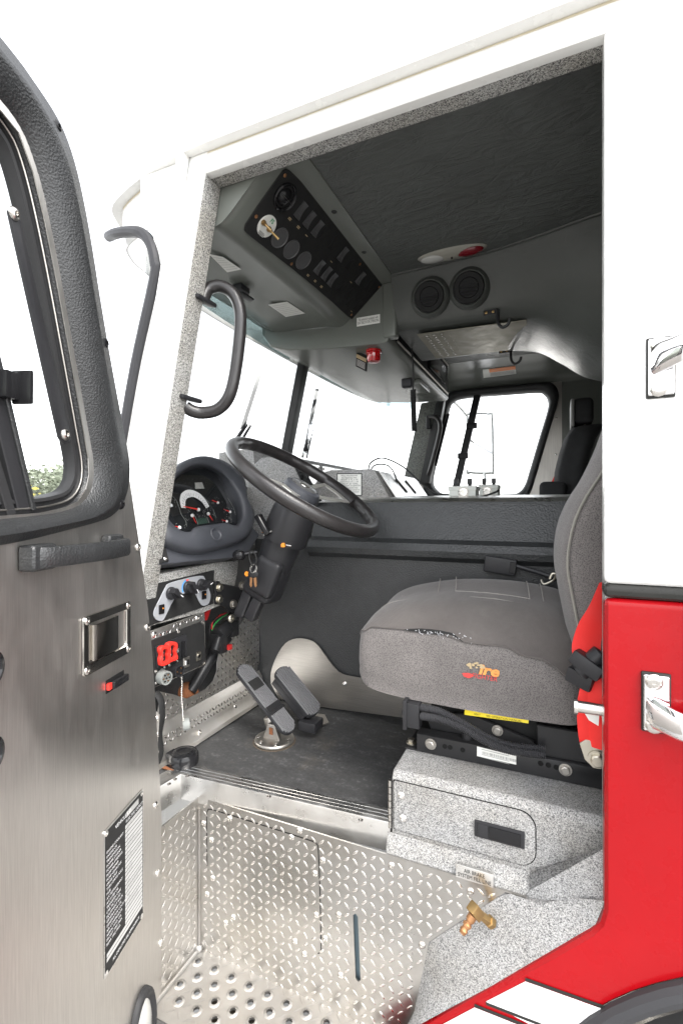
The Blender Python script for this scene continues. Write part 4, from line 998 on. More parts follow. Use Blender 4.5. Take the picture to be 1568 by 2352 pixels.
# ---- pedals
def pedal(lo_, hi_, wid, th, rounds, nrib, name, mat, parent=T, label=None):
    lo_, hi_ = V(lo_), V(hi_); d = (hi_-lo_); Lp = d.length; d.normalize(); y = V((0, 1, 0)); n = d.cross(y)*-1
    n = n if n.z > 0 else -n
    out = []
    for s, c in ((0, lo_), (1, hi_)):
        rr = wid/2*rounds
        for k in range(9):
            a = math.pi*k/8
            if s == 0: out.append(c+d*(rr-rr*math.sin(a))+y*(-wid/2*math.cos(a)))
            else: out.append(c-d*(rr-rr*math.sin(a))+y*(wid/2*math.cos(a)))
    g = G(); g.prism([p for p in out], -n*th); g.bevel(.002, 2, 40); pb = part(name, g, mat, parent, label=label)
    g = G()
    for k in range(nrib):
        yy = -wid/2*.86+wid*.86*k/(nrib-1); e = abs(yy)/(wid/2); cut = wid/2*rounds*(1-math.sqrt(max(1-e*e, 0)))+.004
        a, b = lo_+d*cut+y*yy, hi_-d*cut+y*yy; g.box((a+b)/2+n*.0018, (wid/nrib*.62, (b-a).length, .0046), (y, d, n))
    part('rib', g, 'pedal_rib', pb); return pb, d, n, Lp
lo_, hi_ = P(672, 1682, z=-.665), P(552, 1527, y=.335)
pb, d, n, Lp = pedal(lo_, hi_, .072, .010, .9, 9, 'brake_pedal', 'black_plastic', label='long ribbed treadle brake pedal')
g = G(); g.box(hi_.lerp(lo_, .31)+n*.003, (.055, .035, .004), (V((0, 1, 0)), d, n)); part('pad_badge', g, 'black_matte', pb)
g = G(); c = hi_.lerp(lo_, .70)+n*.004; g.cyl(c+V((0, -.037, 0)), c+V((0, .037, 0)), .005, 10); g.box(c+d*.014-n*.001, (.07, .02, .004), (V((0, 1, 0)), d, n)); part('hinge_bar', g, 'black_steel', pb)
bc = P(630, 1700, z=FZ)
g = G(); g.lathe(bc, (0, 0, 1), [(.062, 0), (.060, .007), (.05, .010), (.001, .011)], 28); g.prism([bc+V((-.03, -.018, .008)), bc+V((.03, -.018, .008)), bc+V((.012, -.018, .055)), bc+V((-.012, -.018, .055))], (0, .014, 0)); g.cyl(bc+V((-.01, .02, .005)), bc+V((-.03, .02, .06)), .02, 14); g.bevel(.002, 2, 50)
pbs = part('pedal_base', g, 'dull_steel', T)
for dx_, dy_ in ((-.045, -.02), (-.02, -.045), (.03, -.04), (.048, .0)): screw(pbs, bc+V((dx_, dy_, .009)), (0, 0, 1), .007)
g = G(); g.box(bc+V((0, -.019, .035)), (.012, .003, .02)); part('rust_mark', g, 'rust', pbs)
g = G(); g.lathe(bc+V((0, 0, -.0035)), (0, 0, 1), [(.066, 0), (.066, .001), (.001, .0012)], 28); part('rust_ring', g, 'dirt', pbs)
lo2, hi2 = P(728, 1640, z=-.655), P(642, 1533, y=.44)
pa, d2, n2, L2 = pedal(lo2, hi2, .088, .012, .55, 8, 'accelerator_pedal', 'black_plastic', label='black ribbed accelerator pedal')
g = G(); c = (lo2+hi2)/2-n2*.025; g.box(c+V((0, -.01, 0)), (.055, L2*.8, .03), (V((0, 1, 0)), d2, n2)); g.box(lo2-n2*.02+V((.0, -.02, -.01)), (.06, .06, .03)); g.bevel(.005, 2); part('pedal_body', g, 'black_plastic', pa)
g = G(); g.cyl(c+d2*.02+V((-.05, 0, .01)), c+d2*.02, .004, 8); part('pedal_rod', g, 'steel', pa)
ab = P(718, 1655, z=FZ)
g = G(); g.prism([ab+V((-.05, -.012, 0)), ab+V((.045, -.03, 0)), ab+V((.06, .0, 0)), ab+V((.02, .05, 0)), ab+V((-.05, .04, 0))], (0, 0, .004)); k = part('pedal_foot', g, 'dull_steel', pa)
for u, v in ((696, 1662), (738, 1653)): hexbolt(pa, P(u, v, z=FZ+.004), (0, 0, 1), .008, 'dull_steel')
# round foot switch
fsw = P(422, 1752, z=FZ)
g = G(); g.lathe(fsw, (0, 0, 1), [(.040, 0), (.041, .006), (.040, .024), (.036, .030), (.033, .029), (.030, .031), (.020, .0325), (.018, .0315), (.001, .032)], 36); g.box(fsw+V((-.036, .0, .016)), (.03, .03, .012)); fs = part('foot_switch', g, 'black_gloss', T, label='round black foot switch on the floor')
g = G(); g.prism([fsw+V((-.06, -.05, .0006)), fsw+V((-.01, -.048, .0006)), fsw+V((.005, -.043, .0006)), fsw+V((-.03, -.036, .0006)), fsw+V((-.07, -.03, .0006))], (0, 0, .0006)); part('rust_patch', g, 'rust', fs)
# ================================================================== driver seat
def ring(prof, x): return [V((x, y, z)) for y, z in prof]
SY0, SY1 = .180, .575
st = [  # x, near seam z, crown z, bottom z, inset
    (-.474, -.352, -.335, -.405, .060), (-.462, -.322, -.296, -.437, .022), (-.430, -.308, -.268, -.456, .006), (-.36, -.303, -.246, -.464, .0),
    (-.25, -.304, -.228, -.468, .0), (-.12, -.312, -.226, -.470, .0), (-.03, -.338, -.236, -.468, .0), (.03, -.372, -.255, -.466, .002), (.062, -.40, -.29, -.458, .02)]
loops = []
for x, zs, zc_, zb_, ins in st:
    a, b = SY0+ins, SY1-ins
    pr_ = [(a+.030, zb_), (a+.006, zb_+.018), (a, (zb_*.55+zs*.45)), (a+.004, zs-.022), (a+.016, zs+.002), (a+.05, zs+(zc_-zs)*.42), (a+.10, zs+(zc_-zs)*.78), (a+.17, zc_-.004), ((a+b)/2+.02, zc_+.000), (b-.10, zc_+.012), (b-.045, zc_+.006), (b-.006, zs+.01), (b, (zb_+zs)/2), (b-.03, zb_)]
    loops.append(resample(smoothpath([V((x, y, z)) for y, z in pr_], 4, True), 80))
# one cushion: woven side band and worn top share the same surface, split along the front seam
seat_root = None
fine = []
for j in range(80):
    fine.append(smoothpath([loops[i][j] for i in range(len(loops))], 5))
rows = [[fine[j][i] for j in range(80)] for i in range(len(fine[0]))]
g = G(); g.loft(rows, True, True, True); seat = part('driver_seat', g, 'seat_cloth', T, angle=70, label='grey woven driver seat with torn front seam and printed badge')
# top cover panel, a few millimetres proud of the cushion
zs_of = lambda x: [z for (xx, z, *_r) in st][0]
def toppt(i, j0, j1): return [rows[i][j] for j in range(j0, j1)]
def idx_near(i):   # index along the loop where the seam runs
    x = rows[i][0].x; zz_ = [(s[0], s[1]) for s in st]
    for (xa, za), (xb, zb2) in zip(zz_, zz_[1:]):
        if xa <= x <= xb: zt_ = za+(zb2-za)*(x-xa)/(xb-xa)+.001; break
    else: zt_ = zz_[-1][1]
    best = min(range(5, 40), key=lambda j: abs(rows[i][j].z-zt_)); return best
g = G(); n = len(rows); L2_ = []
for i in range(n):
    j0 = idx_near(i); seg = [rows[i][j] for j in range(j0, 66)]; seg = resample(seg, 40, False); ctr = sum((p for p in rows[i]), V((0, 0, 0)))/80
    L2_.append([p+(V((0, p.y-ctr.y, p.z-ctr.z)).normalized())*.0025 for p in seg])
g.loft(L2_, False); part('seat_top', g, 'seat_top', seat, angle=70)
g = G(); pts = [L2_[i][0]+V((0, -.001, 0)) for i in range(2, n-1, 2)]; g.tube(pts, .0022, 6, k=2); part('seam', g, 'seat_top', seat)
# stitched channels on the top
def ontop(fx, fy):
    i = min(max(int(fx*(n-1)), 0), n-1); j = min(max(int(fy*39), 0), 39); return L2_[i][j]+V((0, 0, .0008))
for L in (((.22, .95), (.26, .55), (.30, .30)), ((.42, .72), (.44, .45), (.46, .28)), ((.47, .72), (.49, .45), (.51, .28)), ((.66, .72), (.68, .45), (.70, .28)), ((.71, .72), (.73, .45), (.75, .28)), ((.47, .72), (.57, .74), (.66, .72)), ((.51, .27), (.60, .26), (.70, .27)), ((.71, .72), (.85, .75), (.95, .72)), ((.08, .22), (.3, .21), (.6, .21), (.9, .22)), ((.12, .86), (.4, .84), (.9, .84))):
    g = G(); g.tube([ontop(*q) for q in L], .0016, 5, k=5); part('stitch_line', g, 'seat_stitch', seat)
# the tear on the seam: dark gap with pale lint
def sideseam(u): 
    x = P(u, 1455, y=SY0).x; i = min(range(n), key=lambda k: abs(L2_[k][0].x-x)); return L2_[i][0]
ta = [sideseam(u)+V((0, -.0035, 0)) for u in (925, 945, 965, 985, 1005, 1025, 1050)]
g = G(); w_ = (.0005, .004, .0065, .007, .006, .0035, .0005); g.loft([[p+V((0, 0, w)) for p, w in zip(ta, w_)], [p-V((0, .001, w*.6)) for p, w in zip(ta, w_)]], False); tr = part('tear', g, 'black_matte', seat)
g = G()
for i in range(36):
    p = random.choice(ta[1:]).lerp(random.choice(ta[2:-1]), .5)+V((random.uniform(-.03, .05), -.002, random.uniform(-.006, .004))); q = p+V((random.uniform(-.005, .005), -.001, random.uniform(-.004, .003))); g.tube([p, (p+q)/2+V((0, -.001, random.uniform(-.003, .003))), q], .0006, 4, k=2)
part('torn_lint', g, 'torn_lint', tr)
# printed badge on the cushion side, following the cloth
def sidept(u, v):
    d = ray(u, v); t0 = (_D+SY0)/d.y; p = CAMP+d*t0
    i = min(range(n), key=lambda k: abs(rows[k][0].x-p.x)); j = min(range(2, 22), key=lambda k: abs(rows[i][k].z-p.z)); q = rows[i][j]; return V((p.x, q.y-.0022, p.z))
b0 = sidept(1066, 1540); bw = abs(sidept(1145, 1560).x-b0.x); by = min(sidept(u, v).y for u, v in ((1066, 1530), (1100, 1540), (1145, 1545), (1145, 1565), (1066, 1560)))-.0008
def bp_(u, v): p = P(u, v, y=by); return p
o_ = bp_(1100, 1545); X_ = (V((1, 0, -.035))).normalized(); Z_ = V((0, 0, 1))
g = G(); text(g, 'ire', bp_(1098, 1547), X_, Z_, .032, shear=.25, bold=.0012, width=abs(bp_(1146, 1540).x-bp_(1098, 1540).x)); bd = part('badge_lettering', g, 'orange_ink', seat, flat=True)
g = G(); text(g, 'FIGHTER', bp_(1082, 1556), X_, Z_, .0155, shear=.2, width=abs(bp_(1140, 1560).x-bp_(1082, 1560).x)); part('badge_lettering', g, 'red_ink', seat, flat=True)
g = G()
def blot(u, v, r, rz, ex=1.5):
    c = bp_(u, v)+V((0, -random.random()*.001, 0)); g.poly([c+V((math.cos(a)*r*ex*random.uniform(.7, 1.15), 0, math.sin(a)*rz*random.uniform(.7, 1.15))) for a in [2*math.pi*k/14 for k in range(14)]])
[blot(1072+random.random()*42, 1523+random.random()*12, .0026, .0022, 1.3) for _ in range(26)]; part('badge_print', g, 'pale_ink', seat, flat=True)
g = G(); blot(1073, 1551, .009, .006); part('badge_print', g, 'red_ink', seat, flat=True)
# backrest
bz = [(-.34, .052), (-.30, .046), (-.237, .034), (-.17, .022), (-.117, .016), (-.042, .026), (.023, .052), (.075, .082), (.16, .118), (.30, .16), (.42, .19), (.47, .215)]
loops = []
for k, (z, xf) in enumerate(bz):
    ins = .0 if k < len(bz)-2 else (.02 if k == len(bz)-2 else .07)
    a, b, dp = SY0+.004+ins, SY1+ins*-1, .15-ins*.5
    pr_ = [(xf+.006, a+.006), (xf-.006, a+.03), (xf-.022, a+.10), (xf-.020, (a+b)/2), (xf-.024, b-.08), (xf-.006, b-.02), (xf+.02, b), (xf+dp*.6, b), (xf+dp, b-.03), (xf+dp, a+.03), (xf+dp*.6, a), (xf+.03, a)]
    loops.append(resample(smoothpath([V((x, y, z)) for x, y in pr_], 4, True), 64))
fine = [smoothpath([L[j] for L in loops], 4) for j in range(64)]
rb = [[fine[j][i] for j in range(64)] for i in range(len(fine[0]))]
g = G(); g.loft(rb, True, True, True); part('backrest', g, 'seat_cloth', seat, angle=70)
g = G(); g.tube([r[0]+V((-.001, -.002, 0)) for r in rb[::3]], .0032, 6, k=2); part('piping', g, 'seat_piping', seat)
# belt buckle on its stalk
g = G(); a, b = P(1113, 1298, y=.585), P(1185, 1300, y=.57); c = (a+b)/2; X_ = V((.985, 0, -.12)).normalized(); g.box(c, ((b-a).length, .022, .050), (X_, V((0, 1, 0)), X_.cross(V((0, 1, 0))))); g.bevel(.006, 3); bk = part('belt_buckle', g, 'black_plastic', seat)
g = G(); g.box(c+X_*.037+V((0, -.0115, 0)), (.018, .003, .034), (X_, V((0, 1, 0)), X_.cross(V((0, 1, 0))))); g.bevel(.001, 1); part('release_button', g, 'black_gloss', bk)
g = G(); g.tube([P(1184, 1300, y=.575), P(1215, 1309, y=.57), P(1250, 1320, y=.555), P(1292, 1334, y=.54)], .007, 8); part('buckle_stalk', g, 'black_plastic', bk)
g = G(); g.tube([P(1243, 1332, y=.55), P(1250, 1342, y=.54), P(1270, 1333, y=.535), P(1276, 1320, y=.53), P(1268, 1318, y=.53), P(1262, 1330, y=.53)], .0035, 6); part('wire_clip', g, 'zinc', bk)
# seat suspension and rails
RY = .190
def PRl(u, v, o=0): return P(u, v, y=RY-o)
z0, z1 = BT+.001, -.548
xr0 = PRl(957, 1700).x
g = G(); prf = [(RY, z0), (RY, z1), (RY+.003, z1+.002), (RY+.035, z1+.002), (RY+.035, z1-.002), (RY+.004, z1-.002), (RY+.004, z0+.003), (RY+.03, z0+.003), (RY+.03, z0)]
g.prism([(xr0, y, z) for y, z in prf], (.55, 0, 0)); g.bevel(.0008, 1, 40); rl = part('seat_rail', g, 'black_steel', seat)
g = G(); g.bx(xr0-.03, .25, RY+.0, .56, BT+.0005, BT+.004); g.bx(xr0+.02, .2, RY+.06, .52, BT+.01, -.48); g.bevel(.003, 1); part('suspension_box', g, 'black_matte', seat)
g = G()
a, b = P(985, 1680, y=.215), P(1230, 1725, y=.215)
g.prism([P(975, 1640, y=.23), P(1080, 1640, y=.23), P(1225, 1702, y=.23), P(1250, 1745, y=.23), P(1000, 1705, y=.23)], (0, .006, 0)); g.prism([P(1232, 1665, y=.2), P(1375, 1690, y=.2), P(1375, 1760, y=.2), P(1235, 1735, y=.2)], (0, .02, 0)); g.bevel(.002, 1); part('scissor_plate', g, 'black_steel', seat)
g = G(); g.cyl(P(1073, 1715, y=.215), P(1073, 1683, y=.215), .013, 14); part('bump_stop', g, 'black_plastic', seat)
hexbolt(seat, P(1142, 1678, y=.228), (0, -1, 0), .010, 'dull_steel', 'nut')
for u, v in ((989, 1709), (1298, 1768)): hexbolt(rl, PRl(u, v, .001), (0, -1, 0), .0105, 'dull_steel')
for u, v in ((1021, 1715), (1033, 1717), (1062, 1723), (1241, 1754), (1259, 1758), (1277, 1763)): 
    stamp('rail_hole', 'rhole', lambda g: g.lathe((0, 0, 0), (0, 0, 1), [(.0058, 0), (.0056, .0004), (.0002, .0004)], 14), 'dark_hole', rl, PRl(u, v, .0006), (0, -1, 0))
hexbolt(rl, P(945, 1706, z=BT+.005), (0, 0, 1), .0105, 'zinc')
q = [PRl(1095, 1715, .0012), PRl(1185, 1737, .0012), PRl(1185, 1757, .0012), PRl(1095, 1737, .0012)]
g = G(); g.prism(q, (0, .0006, 0)); lb = part('barcode_label', g, 'white_label', rl, flat=True)
g = G(); dX = (q[1]-q[0]).normalized(); x = .012
while x < .085:
    w_ = random.choice((.0008, .0014, .002)); a = q[0]+dX*x+V((0, -.0004, -.008)); g.poly([a, a+dX*w_, a+dX*w_+V((0, 0, -.006)), a+V((0, 0, -.006))]); x += w_+random.choice((.0009, .0016))
for k in range(3):
    a = q[0]+dX*.01+V((0, -.0004, -.003-.006*k-(.006 if k else 0))); g.poly([a, a+dX*.06, a+dX*.06+V((0, 0, -.0012)), a+V((0, 0, -.0012))])
part('barcode', g, 'grey_ink', lb, flat=True)
q = [P(u, v, y=.200) for u, v in ((1068, 1618), (1215, 1640), (1213, 1662), (1066, 1642))]
g = G(); g.prism(q, (0, .001, 0)); yl = part('warning_label', g, 'yellow_label', seat, flat=True)
dX = (q[1]-q[0]).normalized()
g = G(); text(g, 'HEAD CLEARANCE AT TOP TRAVEL OF', q[3]+dX*.010+V((0, -.0005, .0115)), dX, (0, 0, 1), .0068, width=.125); text(g, 'SEAT.      SEE OPERATION MANUAL.', q[3]+dX*.022+V((0, -.0005, .0030)), dX, (0, 0, 1), .0068, width=.105); part('lettering', g, 'black_ink', yl, flat=True)
# corrugated conduits and their connector
def corr(pts, r, name):
    path = resample(smoothpath(pts, 10), 150, False); g = G(); g.tube(path, lambda t: r*(1.0 if int(round(t*149)) % 2 else .72), 9, k=1); return part(name, g, 'conduit', seat, angle=60)
corr([P(966, 1625, y=.17), P(1010, 1635, y=.165), P(1060, 1660, y=.165), P(1110, 1690, y=.17), P(1165, 1712, y=.175), P(1252, 1722, y=.18)], .0095, 'conduit')
corr([P(966, 1645, y=.16), P(1010, 1652, y=.155), P(1060, 1672, y=.155), P(1115, 1703, y=.16), P(1170, 1724, y=.165), P(1252, 1734, y=.17)], .0095, 'conduit')
g = G(); c = P(950, 1640, y=.175); g.box(c, (.034, .03, .058)); g.box(c+V((-.018, .0, .0)), (.010, .036, .07)); g.cyl(c+V((-.02, 0, 0)), c+V((-.028, 0, 0)), .008, 10); g.bevel(.003, 2); part('connector', g, 'black_plastic', seat)
# red shoulder belt hanging beside the seat
def ribbon(path, side, w, name, mat='red_web', th=.0016, par=None):
    path = smoothpath(path, 6); m_ = len(path); A_, B_ = [], []
    for i, p in enumerate(path):
        s_ = side(i/(m_-1)); s_ = V(s_).normalized()*w(i/(m_-1)) if callable(w) else V(s_).normalized()*w
        A_.append(p-s_*.5); B_.append(p+s_*.5)
    g = G(); M_ = [a.lerp(b, .5) for a, b in zip(A_, B_)]; g.loft([A_, [a.lerp(b, .33)+V((-.001, -.002, 0)) for a, b in zip(A_, B_)], [a.lerp(b, .66)+V((.001, .001, 0)) for a, b in zip(A_, B_)], B_], False); g.thick(th); return part(name, g, mat, par or seat)
ribbon([P(1408, 1330, y=.12), P(1385, 1385, y=.12), P(1360, 1430, y=.115), P(1346, 1480, y=.11), P(1350, 1520, y=.10)], lambda t: (1, .15, .35-.3*t), .052, 'belt_webbing')
ribbon([P(1385, 1535, y=.10), P(1368, 1570, y=.095), P(1358, 1620, y=.09), P(1360, 1680, y=.09), P(1366, 1722, y=.095)], lambda t: (1, .2-.4*t, .1), .050, 'belt_webbing')
ribbon([P(1392, 1560, y=.085), P(1375, 1600, y=.08), P(1372, 1660, y=.08), P(1374, 1720, y=.085)], lambda t: (.9, -.5, .0), .040, 'belt_webbing')
g = G(); g.box(P(1352, 1525, y=.095), (.06, .028, .055), frame((-.3, -1, .1), (.6, 0, 1))); g.cyl(P(1330, 1545, y=.09), P(1382, 1500, y=.09), .018, 14); g.box(P(1340, 1555, y=.11), (.05, .03, .05), frame((-.5, -1, 0), (.3, 0, 1))); g.bevel(.005, 2); part('belt_latch', g, 'black_plastic', seat)
q = [P(u, v, y=.062) for u, v in ((1338, 1632), (1376, 1638), (1374, 1668), (1352, 1655))]; g = G(); g.prism(q, (0, .001, 0)); part('belt_tag', g, 'white_label', seat, flat=True)
g = G(); g.prism([P(u, v, y=.088) for u, v in ((1330, 1708), (1345, 1700), (1378, 1706), (1390, 1745), (1380, 1768), (1362, 1765), (1342, 1745))], (0, .004, 0)); g.bevel(.001, 1); an = part('belt_anchor', g, 'zinc', seat); hexbolt(an, P(1371, 1745, y=.086), (0, -1, 0), .013, 'zinc')
# door striker pin on the rear jamb
a = P(1340, 1625, y=.035); g = G(); g.cyl(V((XO+.004, a.y, a.z)), V((XO-.04, a.y, a.z)), .0105, 18); g.cyl(V((XO-.04, a.y, a.z)), V((XO-.046, a.y, a.z)), .0145, 18); g.lathe((XO+.003, a.y, a.z), (-1, 0, 0), [(.024, 0), (.024, .003), (.011, .004)], 20); part('door_striker', g, 'steel', T)
# ================================================================== passenger seat
PY0, PY1 = 1.86, 2.26
bz = [(-.10, .02), (.06, .0), (.20, .008), (.30, .03), (.38, .055), (.43, .085), (.445, .12)]
loops = []
for k, (z, xf) in enumerate(bz):
    ins = (0, 0, 0, .01, .03, .06, .10)[k]; a, b = PY0+ins, PY1-ins
    pr_ = [(xf, a+.02), (xf-.02, (a+b)/2), (xf, b-.02), (xf+.03, b), (xf+.13, b-.02), (xf+.13, a+.02), (xf+.03, a)]
    loops.append(resample(smoothpath([V((x, y, z)) for x, y in pr_], 4, True), 40))
g = G(); g.loft(loops, True, True, True); ps = part('passenger_seat', g, 'seat_dark', T, angle=70, label='black passenger seat with headrest behind the engine cover')
g = G(); c = V((.13, 2.06, .52)); g.box(c, (.10, .26, .14)); g.bevel(.035, 4); part('headrest', g, 'seat_dark', ps)
g = G(); g.box(c+V((-.052, 0, -.01)), (.018, .27, .15)); g.bevel(.008, 3); part('headrest_shell', g, 'seat_trim', ps)
g = G(); g.cyl(V((.14, 1.99, .42)), V((.14, 1.99, .50)), .006, 10); part('headrest_post', g, 'steel', ps)
g = G(); g.box((-.02, 1.86, .085), (.13, .16, .10)); g.bevel(.035, 4); part('bolster', g, 'seat_dark', ps)
ribbon([P(1262, 1140, y=2.1), P(1275, 1105, y=2.15), P(1292, 1070, y=2.2)], lambda t: (1, 0, .5), .05, 'belt_webbing', par=ps)
g = G(); g.bx(-.42, .12, PY0, PY1, -.14, -.02); g.bevel(.04, 3); part('seat_cushion', g, 'seat_dark', ps)
# ================================================================== ceiling and overhead consoles
CZ = .88
g = G(); g.bx(-1.02, .79, .055, YF-.02, CZ+.012, CZ+.02); part('roof_lining', g, 'black_matte', T)
g = G(); g.grid(lambda u, v: V((-.572+1.35*u, .055+.90*v, CZ+.004*math.sin(7*u)*math.sin(5*v))), 30, 16); part('headliner', g, 'headliner', T, label='wrinkled dark vinyl headliner')
g = G(); g.bx(-.9, .78, .95, YF-.03, CZ+.004, CZ+.009); part('far_headliner', g, 'headliner', T)
# driver overhead console, swept along y
Pt, Pb = V((-.634, 0, .869)), V((-.762, 0, .7565))
sec = [(-.566, CZ+.006), (-.569, CZ-.004), (-.585, CZ-.010), (-.612, CZ-.009), (-.626, .872), (-.634, .869), (-.762, .7565), (-.778, .744), (-.790, .736), (-.806, .732), (-.825, .735), (-.85, .742), (-.95, .748), (-1.05, .752), (-1.13, .760), (-1.19, .80)]
ys = [.066, .075, .09, .16, .30, .6, .84]
g = G(); rowsC = []
for k, y in enumerate(ys):
    s_ = 1.0 if k > 1 else (.86 if k == 0 else .97)
    kf = (.30, .34, .40, .68, 1, 1, 1)[k]; rowsC.append([V(((-.75+(x+.75)*(s_ if i > 5 else 1)) if x > -.83 else -.83+(x+.83)*kf, y, z+(.02*(1-s_)*4 if i > 4 else 0))) for i, (x, z) in enumerate(sec)])
g.loft(rowsC, False); oc = part('overhead_console', g, 'console_plastic', T, angle=40, label='overhead console with black switch panel above the windshield')
g = G(); g.prism([V((x, .0645, z)) for x, z in sec[3:12]]+[V((-.90, .0645, .80)), V((-.92, .0645, CZ+.01)), V((-.56, .0645, CZ+.01))], (0, .003, 0)); part('console_end', g, 'console_plastic', oc)
edv = (Pb-Pt).normalized(); nO = V((-edv.z, 0, edv.x)); nO = nO if nO.z < 0 else -nO
def zo(x, y): return (545.5+x*.2197, 373.2+y*.2197)
def PO(x, y, o=0): return PN(*zo(x, y), Pt+nO*o, nO)
outl = [(470, 75), (500, 58), (540, 75), (660, 190), (800, 330), (980, 540), (1160, 770), (1340, 1010), (1500, 1245), (1508, 1290), (1380, 1430), (1215, 1622), (1190, 1632), (1150, 1605), (980, 1450), (800, 1295), (600, 1130), (400, 975), (100, 742), (66, 700), (75, 640), (180, 480), (330, 265)]
g = G(); g.prism([PO(x, y, .0005) for x, y in outl], nO*.004); g.bevel(.001, 1, 40); swo = part('switch_panel', g, 'black_matte', oc)
eY = V((0, 1, 0))
def rocker_o(x, y, w=.020, h=.046, mat='rocker_plastic', tilt=.0, proud=.010, name='rocker_switch'):
    c = PO(x, y, .0045); g = G(); L = []
    for k in range(9):
        t = -1+2*k/8; hgt = proud*(.55+.45*(t*t))+tilt*t
        L.append([c+eY*s*w/2+edv*t*h/2+nO*hh for s, hh in ((-1, 0), (-1, hgt), (1, hgt), (1, 0))])
    g.loft(L, True, True, True); o = part(name, g, mat, swo, angle=50); return o, c
for x, y in ((655, 490), (745, 585), (830, 680), (1095, 950), (1280, 1200), (850, 1085), (925, 1150), (985, 1215)):
    o, c = rocker_o(x, y, tilt=.003)
    g = G()
    for k in (0, 1): g.box(c+edv*(.010+.004*k)+nO*.0085, (.016, .0009, .0008), (eY, edv, nO))
    part('ridge', g, 'pedal_rib', o)
for x, y in ((905, 745), (1000, 845), (1180, 1060), (1090, 1300), (1170, 1370), (1370, 1290), (1260, 1490), (1180, 1450)): rocker_o(x, y, h=.044, proud=.003, mat='black_matte', name='switch_blank')
for x, y in ((440, 785), (562, 905), (688, 1020)):
    c = PO(x, y, .0045); g = G(); g.lathe(c, nO, [(.030, 0), (.0298, .0025), (.0275, .0032), (.026, .0016), (.001, .0016)], 32); part('gauge_blank', g, 'rocker_plastic', swo)
c = PO(490, 355, .004)
g = G(); g.lathe(c, nO, [(.037, 0), (.037, .006), (.034, .009), (.030, .006), (.028, .0), (.027, -.004)], 36, False); vt = part('air_vent', g, 'black_gloss', swo)
g = G(); g.ball(c-nO*.012, .027, n=20); part('vent_ball', g, 'black_gloss', vt)
g = G(); g.box(c+nO*.0145, (.05, .001, .0015), (eY, edv, nO)); part('vent_slot', g, 'steel', vt)
c = PO(303, 662, .005)
g = G(); g.lathe(c, nO, [(.031, 0), (.031, .0025), (.001, .0027)], 36); bdg = part('toggle_badge', g, 'white_label', swo)
for x, y, L in ((268, 622, .022), (325, 690, .03)):
    p = PO(x, y, .008); g = G(); g.lathe(p, nO, [(.0075, 0), (.0075, .004), (.005, .005), (.005, .012)], 12); g.cyl(p+nO*.01, p+nO*.01+(nO+eY*.5-edv*.0).normalized()*L, .0028, 10, .0036); part('toggle', g, 'brass', bdg)
tx = (PO(345, 585, .0085), eY, -edv)
g = G(); text(g, 'FS', PO(335, 615, .0085), (0, 1, 0), -edv, .016, bold=.0004); part('lettering', g, 'green_ink', bdg, flat=True)
g = G()
for k in range(5):
    a = PO(225, 700, .0085)+edv*.0032*k+eY*.002*k; g.box(a+eY*.014, (.028-.003*abs(k-2), .0011, .0003), (eY, edv, nO))
part('small_print', g, 'black_ink', bdg, flat=True)
g = G()
for x, y, r in ((550, 580, 2), (640, 668, 2), (720, 762, 1), (740, 1172, 2), (815, 1232, 2), (880, 1292, 2), (980, 1035, 1), (1185, 1250, 1), (1190, 1555, 1)):
    c = PO(x, y, .0052)
    for k in range(r): g.box(c+edv*.004*k, (.013, .0024, .0003), (eY, edv, nO))
part('switch_label', g, 'pale_ink', swo, flat=True)
for x, y in ((497, 132), (195, 562), (565, 1057), (1480, 1300), (1280, 1060), (1190, 1590)): screw(swo, PO(x, y, .005), nO, .005, 'copper')
for u, v in ((767, 486), (836, 579)): stamp('rail_hole', 'rhole2', lambda g: g.lathe((0, 0, 0), (0, 0, 1), [(.009, 0), (.007, .001), (.0065, -.002), (.0002, -.002)], 16), 'black_steel', oc, P(u, v, z=CZ-.0098), (0, 0, -1))
# labels on the console underside
def zz2(x, y): return (459.4+x*.2929, 344.5+y*.2929)
def lab(name, px, z, mat, parent, lines, skipmark=None, ink='grey_ink'):
    q = [P(*zz2(*p), z=z) for p in px]; g = G(); g.prism(q, (0, 0, .0006)); o = part(name, g, mat, parent, flat=True)
    g = G()
    for k in range(lines):
        t = (k+1)/(lines+1); a, b = q[0].lerp(q[3], t), q[1].lerp(q[2], t); a, b = a.lerp(b, .08), b.lerp(a, random.uniform(.06, .3)); d = (q[3]-q[0]).normalized()*.0016; zo_ = V((0, 0, -.0004)); g.poly([a+zo_, b+zo_, b+d+zo_, a+d+zo_])
    part('small_print', g, ink, o, flat=True); return o
lab('warning_label', ((70, 815), (180, 838), (322, 935), (212, 958)), .7405, 'white_label', oc, 6)
lab('data_label', ((535, 1213), (682, 1188), (822, 1280), (672, 1308)), .742, 'white_label', oc, 7)
q = [P(*zz2(*p), z=.7402) for p in ((70, 812), (180, 834), (186, 840), (76, 818))]
c = P(*zz2(310, 1095), z=.735)
g = G(); g.box(c, (.05, .05, .02)); g.box(c+V((-.0, .03, -.01)), (.03, .07, .008)); g.bevel(.004, 2); part('visor_clip', g, 'black_plastic', oc)
